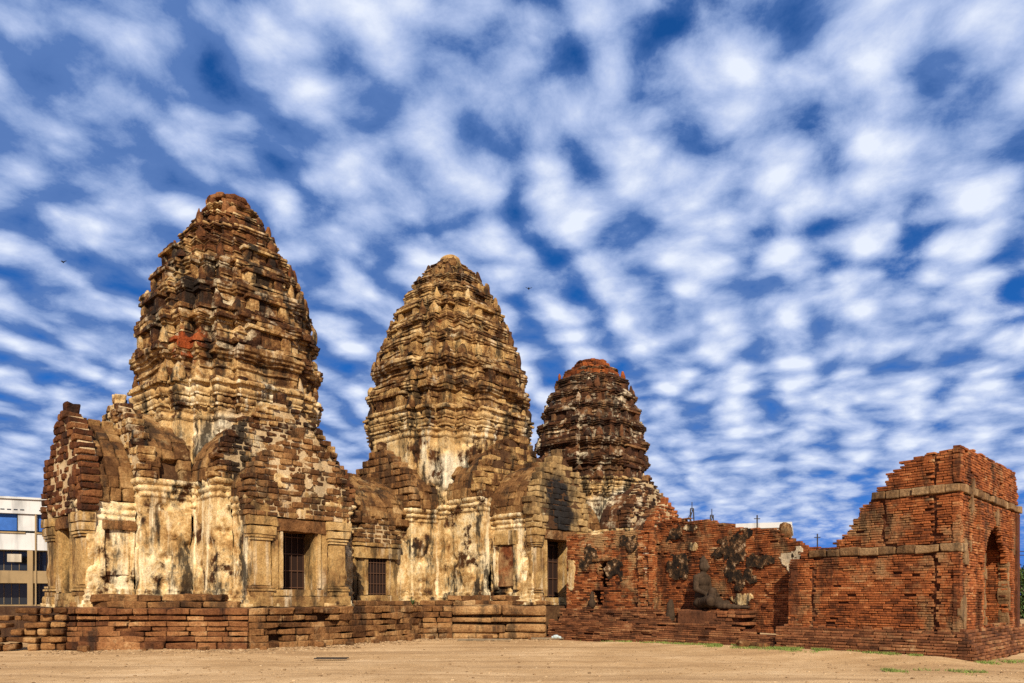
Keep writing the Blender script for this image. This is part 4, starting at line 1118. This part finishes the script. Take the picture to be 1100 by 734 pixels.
        # fill behind missing stones
g = Geo(); gc = Geo()
brick_wall(g, gc, E1, (13.8, 19.6), .8, .6, lambda s: 4.2 + .3 * math.sin(s * 2), rng, seed=26, ch=.12, bl=.5)
link('rear_face', g, M['brick'], hall); link('rear_filling', gc, M['brick_core'], hall)
g = Geo(); gc = Geo()
brick_wall(g, gc, (F0[0] + .9, F0[1] + .02), F0, .4, .5, lambda s: 2.55, rng, seed=27)
link('broken_end', g, M['brick'], hall); link('broken_end_filling', gc, M['brick_core'], hall)
for s_c, z_c, w, h, sd, mt, off_ in ((1.1, 4.2, .22, .5, 61, 'band', .03), (.45, 2.7, .35, .35, 62, 'band', .02), (1.2, 2.6, .3, .55, 63, 'band', .02), (3.75, 3.95, .22, .28, 66, 'band', .03), (5.95, 3.1, .3, 1.0, 69, 'band', .02), (.3, 1.3, .3, .5, 71, 'band', .02), (5.55, 1.6, .3, .6, 73, 'band', .02)):
    gp = patch(E0, E1, s_c, z_c, w, h, .03, sd, off=off_, thr=.2)
    if gp: link('plaster_patch', gp, M[mt], hall)
# battered plinth of the ruin
pr_off = lambda s, z: -.42 * max(0, z - .34) / .45
g = Geo(); gc = Geo()
K0, K1, K2 = (WL(18.75, -.02)[0], 18.75), (6.78, 23.93), (14.7, 24.17)
LK = math.hypot(K1[0] - K0[0], K1[1] - K0[1])
brick_wall(g, gc, K0, K1, 1.0, -.05, lambda s: .80, rng, core_in=(0, .3), mask=lambda s, z: s > LK + pr_off(s, z) + .01, core_mask=None, seed=33, off=pr_off, ch=.075, bl=.33, jit=.02, ero=.04)
brick_wall(g, gc, K1, K2, .8, -.05, lambda s: .80, rng, core_in=(.75, 0), mask=lambda s, z: s < -pr_off(s, z) - .01, core_mask=None, seed=35, off=pr_off, ch=.075, bl=.33, jit=.02, ero=.04)
brick_wall(g, gc, (K0[0] + 1.2, K0[1] + .01), K0, .8, -.05, lambda s: .78, rng, seed=36, ch=.075, bl=.33)
link('plinth', g, M['brick_plinth'], hall); 
g2 = Geo()
pk = np.array([(K0[0] + .6, K0[1] + .2), (K1[0] + .5, K1[1] - .5), (K2[0], K2[1] - .5), (K2[0], 19)])
g2.add(np.vstack([np.hstack([pk, np.full((4, 1), .76)]), np.hstack([pk, np.full((4, 1), -.2)])]), [(0, 1, 2, 3), (0, 1, 5, 4), (1, 2, 6, 5), (2, 3, 7, 6), (3, 0, 4, 7)], None, .4)
link('plinth_filling', g2, M['brick_core'], hall)

# ------------------------------------------------------------------ statue and loose stones
def blob(name, parts, mat, loc, label, cat, voxel=.026):
    """one continuous sculpted body grown from overlapping masses"""
    g = Geo()
    for (c, r, ax) in parts:
        n, m = 14, 9
        P = np.array([(math.cos(2 * math.pi * i / n) * math.sin(math.pi * (j + .5) / m), math.sin(2 * math.pi * i / n) * math.sin(math.pi * (j + .5) / m), math.cos(math.pi * (j + .5) / m)) for j in range(m) for i in range(n)]) * np.array(r)
        if ax is not None:
            d = np.array(ax, float); d /= np.linalg.norm(d); up = np.array([0, 0, 1.0]) if abs(d[2]) < .9 else np.array([1.0, 0, 0])
            x = np.cross(up, d); x /= np.linalg.norm(x); y = np.cross(d, x)
            P = P @ np.stack([x, y, d])
        P = P + np.array(c)
        g.add(P, grid_quads(m, n, True), [(i, (i + 1) % n, 0) for i in range(1, n - 1)] + [((m - 1) * n, (m - 1) * n + (i + 1) % n, (m - 1) * n + i) for i in range(1, n - 1)], .5)
    o = link(name, g, M[mat], loc=loc, smooth=True)
    r = o.modifiers.new('join', 'REMESH'); r.mode = 'VOXEL'; r.voxel_size = voxel; r.use_smooth_shade = True
    s = o.modifiers.new('soften', 'SMOOTH'); s.factor = .5; s.iterations = 4
    return tag(o, label, cat) if label else o
SU, SV = WL(15.72, .86); zb = 1.22
def limb(p, q, r0, r1, n=5):
    p, q = np.array(p, float), np.array(q, float); L = np.linalg.norm(q - p); out = []
    for i in range(n):
        f = i / (n - 1); r = r0 + (r1 - r0) * f
        out.append((tuple(p + (q - p) * f), (r, r, max(r, L / n * .75)), tuple(q - p)))
    return out
parts = [((SU, SV + .02, zb + .20), (.40, .30, .20), None), ((SU, SV, zb + .42), (.34, .25, .22), None), ((SU, SV - .02, zb + .66), (.30, .21, .25), None), ((SU, SV - .02, zb + .92), (.38, .22, .24), None),
         ((SU, SV, zb + 1.10), (.34, .16, .12), None), ((SU, SV + .03, zb + 1.20), (.10, .11, .14), None), ((SU, SV + .06, zb + 1.42), (.155, .18, .21), None), ((SU, SV + .04, zb + 1.58), (.13, .15, .12), None), ((SU, SV + .03, zb + 1.69), (.07, .08, .10), None),
         ((SU, SV + .235, zb + 1.40), (.035, .05, .06), None), ((SU - .16, SV + .04, zb + 1.41), (.03, .06, .12), None), ((SU + .16, SV + .04, zb + 1.41), (.03, .06, .12), None)]
for s in (-1, 1):
    parts += limb((SU + s * .38, SV - .02, zb + 1.04), (SU + s * .46, SV + .02, zb + .66), .115, .10)
    parts += limb((SU + s * .46, SV + .02, zb + .66), (SU + s * .34, SV + .38, zb + .48), .095, .07)
    parts += limb((SU + s * .20, SV + .10, zb + .20), (SU + s * .62, SV + .62, zb + .28), .21, .17)
    parts += limb((SU + s * .62, SV + .62, zb + .22), (SU - s * .10, SV + .86, zb + .15), .15, .10)
parts += limb((SU - .42, SV + .55, zb + .20), (SU - .42, SV + .60, zb + .58), .17, .14) + limb((SU - .35, SV + .8, zb + .13), (SU - .20, SV + 1.35, zb + .09), .13, .085) + [((SU - .1, SV + 1.5, zb + .08), (.12, .22, .07), None)]
stt = thing('stone_statue', 'dark seated meditating stone statue with legs stretched out on brick plinth', 'statue', wpt(SU, SV, zb))
body = blob('body', parts, 'statue', (0, 0, 0), None, None)
body.location = (0, 0, 0)
me = body.data; co = np.empty(len(me.vertices) * 3, np.float32); me.vertices.foreach_get('co', co); co = co.reshape(-1, 3) - np.array(stt['_b'], np.float32); me.vertices.foreach_set('co', co.ravel())
body.parent = stt
rng = np.random.default_rng(71)
g = Geo(); A = acc()
pd = [WL(15.0, .36), WL(17.5, .36)]
for i in range(4): course(A, [pd[1], pd[0]], .74 + i * .115, .74 + (i + 1) * .115, .34, 1.1, rng, closed=False, jit=.03, gap=.008, miss=.02)
g.box(0, 1, 0, 1, 0, 1, lambda P: np.stack([WL(15.1)[0] + .20 + P[:, 0] * .9, 15.1 + P[:, 1] * 2.2, .7 + P[:, 2] * .48], 1), .2)
flush(g, A, rad=.25, rough=.025, tpl=T3)
tag(link('statue_pedestal', g, M['brick_plinth'], loc=wpt(*WL(15.9, 1.0), .74)), 'low brick pedestal carrying the dark seated statue', 'pedestal')
su2, sv2 = WL(14.35, .95)
blob('stone_stump', [((su2, sv2, .98), (.16, .17, .34), None), ((su2, sv2, 1.28), (.15, .14, .22), None), ((su2 + .03, sv2, 1.45), (.10, .1, .12), None)], 'statue', wpt(su2, sv2, .75), 'small upright weathered stone stump left of the seated statue', 'stone', .04)
su3, sv3 = WL(10.6, .98)
blob('stone_fragment', [((su3, sv3, 1.38), (.16, .14, .2), None), ((su3, sv3, 1.62), (.10, .1, .16), None), ((su3 + .02, sv3, 1.80), (.07, .07, .08), None)], 'statue', wpt(su3, sv3, 1.22), 'small broken figure of dark stone under the slit window', 'stone', .035)
# fallen blocks
def rock(u, v, z, s, label, mat='laterite', seed=0):
    r = np.random.default_rng(seed); g = Geo(); A = acc(); w = r.uniform(0, 3)
    A[0].append((u, v, z + s[2])); A[1].append(((math.cos(w), math.sin(w), 0), (-math.sin(w), math.cos(w), 0), (0, 0, 1))); A[2].append(s); A[3].append(.5)
    flush(g, A, rad=.5, rough=.06, freq=3)
    return tag(link('fallen_stone', g, M[mat], loc=wpt(u, v, z)), label, 'stone')
rock(WL(17.9)[0] - .35, 17.9, .06, (.22, .16, .13), 'fallen brown stone in the grass where the brick plinth breaks off', seed=2)
rock(WL(18.35)[0] - .3, 18.35, .08, (.2, .15, .10), 'flat fallen stone in the grass against the brick ruin', seed=3)
rk = np.random.default_rng(19)
for k, (i_, f_) in enumerate(((0, .3), (0, .85), (1, .5), (2, .4), (3, .6), (4, .5), (5, .4), (6, .5), (7, .3), (8, .35), (8, .8))):
    q_ = np.array(FRONT[i_]) * (1 - f_) + np.array(FRONT[i_ + 1]) * f_ + np.array([-.35, .45]) * rk.uniform(.9, 1.5)
    r_ = rk.uniform(.06, .13)
    o_ = rock(q_[0], q_[1], -.01, (r_ * 1.3, r_, r_ * .7), 'small loose brown stone lying on the sand at the terrace foot', seed=20 + k); o_['group'] = 'loose stones at the terrace foot'
rock(7.05, 22.55, .03, (.17, .09, .05), 'small pale stone lying at the foot of the brick ruin', 'pale_stone', seed=5)

# ------------------------------------------------------------------ things lying on the ground
def wbox(g, c, h, rot=0, tilt=0, r=.5, rough=.004, rad=.2):
    a = (math.cos(rot), math.sin(rot), tilt)
    g.blocks([c], [[a, (-math.sin(rot), math.cos(rot), 0), (0, 0, 1)]], [h], [r], rad=rad, rough=rough)
g = Geo(ident)
for k in range(16): wbox(g, (-5.02 + k * .05, 19.15, .045), (.008, .12, .012))
for s in (-1, 1): wbox(g, (-4.64, 19.15 + s * .12, .045), (.42, .012, .014))
tag(link('metal_grating', g, M['iron'], loc=(-4.64, 19.15, .03)), 'small rusty metal grating lying on the sandy ground in front', 'grating')
g = Geo(ident); wbox(g, (-1.0, 29.0 - 1.5, .06), (.95, .07, .03), .04); wbox(g, (-1.5, 28.2 - .85, .05), (.5, .05, .025), -.06)
tag(link('old_plank', g, M['wood'], loc=(-1.0, 27.4, .02)), 'long grey plank lying before the moulded terrace', 'plank')
g = Geo(ident); wbox(g, (1.35, 28.55, .05), (.62, .08, .03), -.03)
tag(link('old_plank', g, M['wood'], loc=(1.35, 28.55, .02)), 'short dark plank under a pale plastic bag', 'plank')
g = Geo(ident)
for k, (dx, dz, s) in enumerate(((0, -.03, .11), (.12, -.05, .08), (-.10, -.05, .07))):
    g.blocks([(1.68 + dx, 28.5, .15 + dz)], [np.eye(3)], [(s, s * .7, s * .6)], [.5], rad=.8, rough=.08, freq=7)
tag(link('plastic_bag', g, M['bag'], loc=(1.68, 28.5, .08)), 'crumpled pale plastic bag lying on a plank', 'bag')

# gravel, stones and grass
rng = np.random.default_rng(81)
n = 5200
yy = 11.5 + 20 * rng.random(n) ** 1.2; xx = rng.uniform(-1, 1, n) * yy * .72
u_, v_ = to_uv(xx, yy)
sz = .005 + .020 * rng.random(n) ** 6 + .007 * rng.random(n)
fl = np.array([p for p in FRONT]); 
keepm = (v_ > 7.0 - 0 * u_) | (u_ < -6.6)
keepm &= ~((u_ > WL(0)[0] - .1285 * v_ - .1) & (v_ > 8))
xx, yy, sz = xx[keepm], yy[keepm], sz[keepm]
rot = rng.uniform(0, 6.28, len(xx)); A_ = np.zeros((len(xx), 3, 3)); A_[:, 0, 0] = np.cos(rot); A_[:, 0, 1] = np.sin(rot); A_[:, 1, 0] = -np.sin(rot); A_[:, 1, 1] = np.cos(rot); A_[:, 2, 2] = 1
m2 = 3600; k2 = rng.integers(0, len(FRONT) - 1, m2); f2 = rng.random(m2); F_ = np.array(FRONT)
pu = F_[k2] * (1 - f2[:, None]) + F_[k2 + 1] * f2[:, None]
dd = np.abs(rng.normal(0, 1.0, m2)) + .25
pu = pu + np.stack([-.6 * dd, .8 * dd], 1)
pw2 = O + pu[:, :1] * U + pu[:, 1:] * V
xx = np.concatenate([xx, pw2[:, 0]]); yy = np.concatenate([yy, pw2[:, 1]]); sz = np.concatenate([sz, .008 + .03 * rng.random(m2) ** 4])
rot = rng.uniform(0, 6.28, len(xx)); A_ = np.zeros((len(xx), 3, 3)); A_[:, 0, 0] = np.cos(rot); A_[:, 0, 1] = np.sin(rot); A_[:, 1, 0] = -np.sin(rot); A_[:, 1, 1] = np.cos(rot); A_[:, 2, 2] = 1
g = Geo(ident)
g.blocks(np.stack([xx, yy, ground_z(xx, yy) + sz * .2], 1), A_, np.stack([sz * rng.uniform(.8, 1.5, len(sz)), sz, sz * .6], 1), rng.random(len(sz)), tpl=T3, rad=.7, rough=0)
o = link('gravel', g, M['gravel'], loc=(0, 0, 0)); o['kind'] = 'stuff'
def grass_strip(spots, n, hmax, seed):
    r = np.random.default_rng(seed); P = []; T = []; k = 0
    for (x0, y0, x1, y1, w, dens) in spots:
        m = int(n * dens)
        f = r.random(m); x = x0 + (x1 - x0) * f; y = y0 + (y1 - y0) * f
        o_ = r.normal(0, w, m); d = np.array([y1 - y0, x0 - x1]); d = d / np.hypot(*d)
        x = x + d[0] * o_; y = y + d[1] * o_
        clump = vnoise(np.stack([x, y, x * 0], 1), 2.6, 5) > -.15
        x, y = x[clump], y[clump]; z = ground_z(x, y)
        for a, b, c in zip(x, y, z):
            h = hmax * r.uniform(.4, 1); t = r.uniform(0, 6.28); wd = .010
            lx, ly = r.normal(0, h * .55, 2)
            P += [(a - math.cos(t) * wd, b - math.sin(t) * wd, c - .005), (a + math.cos(t) * wd, b + math.sin(t) * wd, c - .005), (a + lx, b + ly, c + h)]; T.append((k, k + 1, k + 2)); k += 3
    g = Geo(ident); g.add(np.array(P), None, T, .5)
    return g
def gp_(u, v): p = wpt(u, v); return p.x, p.y
spots = [(*gp_(WL(12.2)[0] - .2, 12.2), *gp_(WL(17)[0] - .3, 17), .10, .6), (*gp_(WL(16.8)[0] - .45, 16.8), *gp_(WL(20.4)[0] - .4, 20.4), .22, 2.6), (*gp_(WL(20)[0] - .25, 20.0), *gp_(6.6, 23.6), .12, .7),
         (8.0, 16.1, 9.9, 15.4, .2, .8), (10.9, 17.6, 12.9, 18.8, .15, .3), (2.6, 28.0, 4.5, 27.0, .1, .15)]
o = link('grass', grass_strip(spots, 2600, .075, 3), M['grass'], loc=(0, 0, 0)); o['kind'] = 'stuff'
# small weed on the terrace ledge
def leaf_plant(name, c, h, n, label, mat, seed, w=.02):
    r = np.random.default_rng(seed); P = []; Q = []; k = 0
    for i in range(n):
        a = r.uniform(0, 6.28); l = h * r.uniform(.5, 1); up = r.uniform(.25, .9); d = np.array([math.cos(a), math.sin(a)])
        for q in range(4):
            f = q / 3; ww = w * (1 - abs(f - .45) * 1.7 + .1); s = np.array([-d[1], d[0]])
            b = np.array(c[:2]) + d * l * f * (1 - up * .5); z = c[2] + l * up * math.sin(f * 2.0)
            P += [(*(b - s * ww), z), (*(b + s * ww), z + .004)]
            if q: Q.append((k + 2 * q - 2, k + 2 * q - 1, k + 2 * q + 1, k + 2 * q))
        k += 8
    g = Geo(ident); g.add(np.array(P), Q, None, .5)
    return tag(link(name, g, mat, loc=c), label, 'plant')
pw_ = wpt(4.75, 5.55, 1.36)
leaf_plant('weed', (pw_.x, pw_.y, 1.32), .34, 26, 'small dark weed on the terrace ledge beside the barred gallery window', M['leaf'], 4)

# ------------------------------------------------------------------ town behind
# concrete block on the left
B0 = np.array([-52.0, 50.0]); B1 = np.array([-28.0, 61.5])
eb = (B1 - B0); Lb = np.hypot(*eb); tb = eb / Lb; nb = np.array([tb[1], -tb[0]])
def bmap(P):
    q = np.empty_like(P); q[:, :2] = B0 + P[:, :1] * tb + P[:, 1:2] * nb; q[:, 2] = P[:, 2]; return q
bl = thing('apartment_building', 'white concrete building with blue panels and dark balconies at left', 'building', (float(B0[0] + eb[0] / 2), float(B0[1] + eb[1] / 2), 0))
def bbox_(name, boxes, mat, parent=bl):
    g = Geo(ident)
    for (a0, a1, b0, b1, z0, z1) in boxes:
        P = np.array([(a, b, z) for a in (a0, a1) for b in (b0, b1) for z in (z0, z1)])
        g.add(bmap(P), [(0, 1, 3, 2), (4, 6, 7, 5), (0, 4, 5, 1), (2, 3, 7, 6), (0, 2, 6, 4), (1, 5, 7, 3)], None, .5)
    return link(name, g, M[mat], parent)
bbox_('wall', [(0, Lb, -9, -1.6, 0, 8.0)], 'grey_wall')
bbox_('roof_parapet', [(0, Lb, -9, .15, 8.05, 9.15), (0, Lb, -9, .3, 9.15, 9.3)], 'white_wall')
for z0, z1, m_ in ((5.29, 6.6, 'white_wall'), (2.75, 3.7, 'tan_wall'), (.6, 1.1, 'tan_wall')):
    bbox_('balcony', [(0, Lb, -1.55, 0, z0, z1)], m_)
nbay = 8
for k in range(nbay):
    a0 = k * Lb / nbay
    bbox_('column', [(a0 - .18, a0 + .18, -.5, .08, 0, 5.27)], 'tan_wall')
    bbox_('blue_panel', [(a0 + .5, a0 + Lb / nbay - .9, -.9, -.25, 6.77, 8.03)], 'blue_panel')
    w = bbox_('window', [(a0 + .02, a0 + Lb / nbay - .02, -1.59, -1.5, 3.72, 5.25), (a0 + .02, a0 + Lb / nbay - .02, -1.59, -1.5, 1.12, 2.72)], 'glass')  # windows, with dark glass run full width to paint the recess's shade
    bbox_('window_post', [(a0 + .4 + j * .5, a0 + .44 + j * .5, -1.49, -1.45, z, z2) for j in range(5) for z, z2 in ((3.72, 5.25), (1.12, 2.72))], 'wood', w)
    bbox_('wall_pier', [(a0 - .8, a0 + .45, -1.0, -.02, 6.77, 8.03)], 'white_wall')
for k in range(nbay):
    a0 = k * Lb / nbay
    a = bbox_('air_conditioner', [(a0 + 1.9, a0 + 2.8, .02, .36, 2.0 if k % 2 else 4.35, 2.6 if k % 2 else 4.95)], 'grey_wall')
    bbox_('drain_pipe', [(a0 + .32, a0 + .42, .02, .12, 0, 9.0)], 'tan_wall')
    bbox_('vent_slot', [(a0 + .6 + j * .42, a0 + .86 + j * .42, .155, .17, 8.3, 8.38) for j in range(6)], 'glass')
    bbox_('sill', [(a0 + .3, a0 + Lb / nbay - .3, .01, .1, 6.55, 6.66)], 'tan_wall')
# pale flat-roofed building behind the brick wall
pb = thing('flat_roof_building', 'pale stained flat roofed building showing over the brick wall', 'building', (22, 62, 0))
B0 = np.array([13.0, 66.0]); B1 = np.array([23.2, 62.0]); eb = B1 - B0; Lb = np.hypot(*eb); tb = eb / Lb; nb = np.array([tb[1], -tb[0]])
bbox_('wall', [(0, Lb, -9, 0, 0, 7.5)], 'grey_wall', pb)
bbox_('roof_parapet', [(-.1, Lb + .1, -9.1, .12, 7.5, 7.95)], 'white_wall', pb)

def pole(name, x, y, z0, z1, r, label, cat, mat='iron', wires=()):
    t = thing(name, label, cat, (x, y, z0)); 
    return t
def tube(g, p, q, r):
    p, q = np.array(p, float), np.array(q, float); d = q - p; L = np.linalg.norm(d); d /= L
    up = np.array([0, 0, 1.]) if abs(d[2]) < .9 else np.array([1., 0, 0]); x = np.cross(up, d); x /= np.linalg.norm(x); y = np.cross(d, x)
    g.blocks([(p + q) / 2], [[x, y, d]], [(r, r, L / 2)], [.5], tpl=T3, rad=.6, rough=0)
def lattice(x, y, z0, z1, w, label, guy):
    g = Geo(ident)
    for s in (-1, 1): tube(g, (x + s * w, y, z0), (x + s * w * .35, y, z1), .045)
    n = 6
    for i in range(n):
        a = z0 + (z1 - z0) * i / n; b = z0 + (z1 - z0) * (i + 1) / n; s = 1 if i % 2 else -1
        k0 = w * (1 - .65 * i / n); k1 = w * (1 - .65 * (i + 1) / n)
        tube(g, (x - s * k0, y, a), (x + s * k1, y, b), .03); tube(g, (x - k1, y, b), (x + k1, y, b), .03)
    tube(g, (x, y, z1 - .2), (x, y, z1 + .5), .03)
    tube(g, (x + guy, y + .2, z0), (x, y, z1 - .3), .025)
    tag(link('lattice_mast', g, M['iron'], loc=(x, y, z0)), label, 'mast')
lattice(14.5, 60.0, 4, 8.85, .32, 'taller of two thin lattice masts over the brick wall, with a guy wire', -3.0)
lattice(16.1, 60.0, 4, 8.3, .3, 'shorter right hand lattice mast over the brick wall', -2.2)
def thin(x, y, z1, r, label):
    g = Geo(ident); tube(g, (x, y, 0), (x, y, z1), r); tube(g, (x - .25, y, z1 - .3), (x + .25, y, z1 - .3), r * .7)
    tag(link('roof_pole', g, M['iron'], loc=(x, y, 0)), label, 'pole')
thin(19.75, 60.0, 8.3, .05, 'thin pole in front of the pale flat roofed building')
thin(24.4, 59.5, 6.75, .045, 'thin lone pole between the flat roof and the tall brick ruin')
# tree and wires on the right
def tree(x, y, h, label, seed, n=4200):
    r = np.random.default_rng(seed); t = thing('tree', label, 'tree', (x, y, 0))
    g = Geo(ident); tube(g, (x, y, 0), (x + .1, y, h * .45), .16)
    for k in range(5):
        a = r.uniform(0, 6.28); tube(g, (x + .1, y, h * .38), (x + math.cos(a) * h * .25, y + math.sin(a) * h * .25, h * .75), .06)
    link('trunk', g, M['trunk'], t)
    C = np.array([(x + r.normal(0, h * .22), y + r.normal(0, h * .22), h * r.uniform(.14, .9)) for _ in range(22)])
    c = C[r.integers(0, 22, n)] + r.normal(0, h * .085, (n, 3)); s = r.uniform(.08, .2, n)
    d1 = r.normal(0, 1, (n, 3)); d1 /= np.linalg.norm(d1, axis=1)[:, None]; d2 = np.cross(d1, r.normal(0, 1, (n, 3))); d2 /= np.linalg.norm(d2, axis=1)[:, None]
    P = np.stack([c - d1 * s[:, None], c + d2 * s[:, None] * .5, c + d1 * s[:, None], c - d2 * s[:, None] * .5], 1).reshape(-1, 3)
    g = Geo(ident); g.add(P, np.arange(4 * n).reshape(n, 4), None, .5); link('crown', g, M['leaf'], t)
tree(40.2, 58.0, 3.9, 'dark bushy tree at the right edge beyond the brick ruin', 5)
tree(44.5, 60.0, 4.6, 'taller dark tree just outside the right edge', 6)
g = Geo(ident)
for z, s in ((5.6, 0), (5.3, 0), (2.5, 1)):
    pts = [(20 + 10 * k, 60.0, z - .25 * math.sin(k / 5 * math.pi)) for k in range(6)] if not s else [(20 + 10 * k, 60.0, 2.45) for k in range(6)]
    for a, b in zip(pts[:-1], pts[1:]): tube(g, a, b, .03)
tag(link('power_line', g, M['iron'], loc=(45, 60, 0)), 'dark power lines crossing behind the brick ruin at right', 'wire')
for k, (x, y, z, lab) in enumerate(((-36.2, 60, 28.7, 'tiny dark bird flying in the sky left of the nearest tower'), (1.35, 60, 26.55, 'tiny dark bird flying in the sky right of the middle tower'))):
    g = Geo(ident)
    g.blocks([(x, y, z)], [np.eye(3)], [(.05, .16, .05)], [.5], rad=.9, rough=0)
    P = np.array([(x - .05, y - .05, z), (x - .05, y + .08, z), (x - .28, y + .02, z + .14), (x - .26, y + .1, z + .13), (x + .05, y - .05, z), (x + .05, y + .08, z), (x + .28, y + .02, z + .12), (x + .26, y + .1, z + .11)])
    g.add(P, [(0, 2, 3, 1), (4, 5, 7, 6)], None, .5)
    tag(link('bird', g, M['feather'], loc=(x, y, z)), lab, 'bird')
for o in bpy.data.objects:
    if '_b' in o: del o['_b']
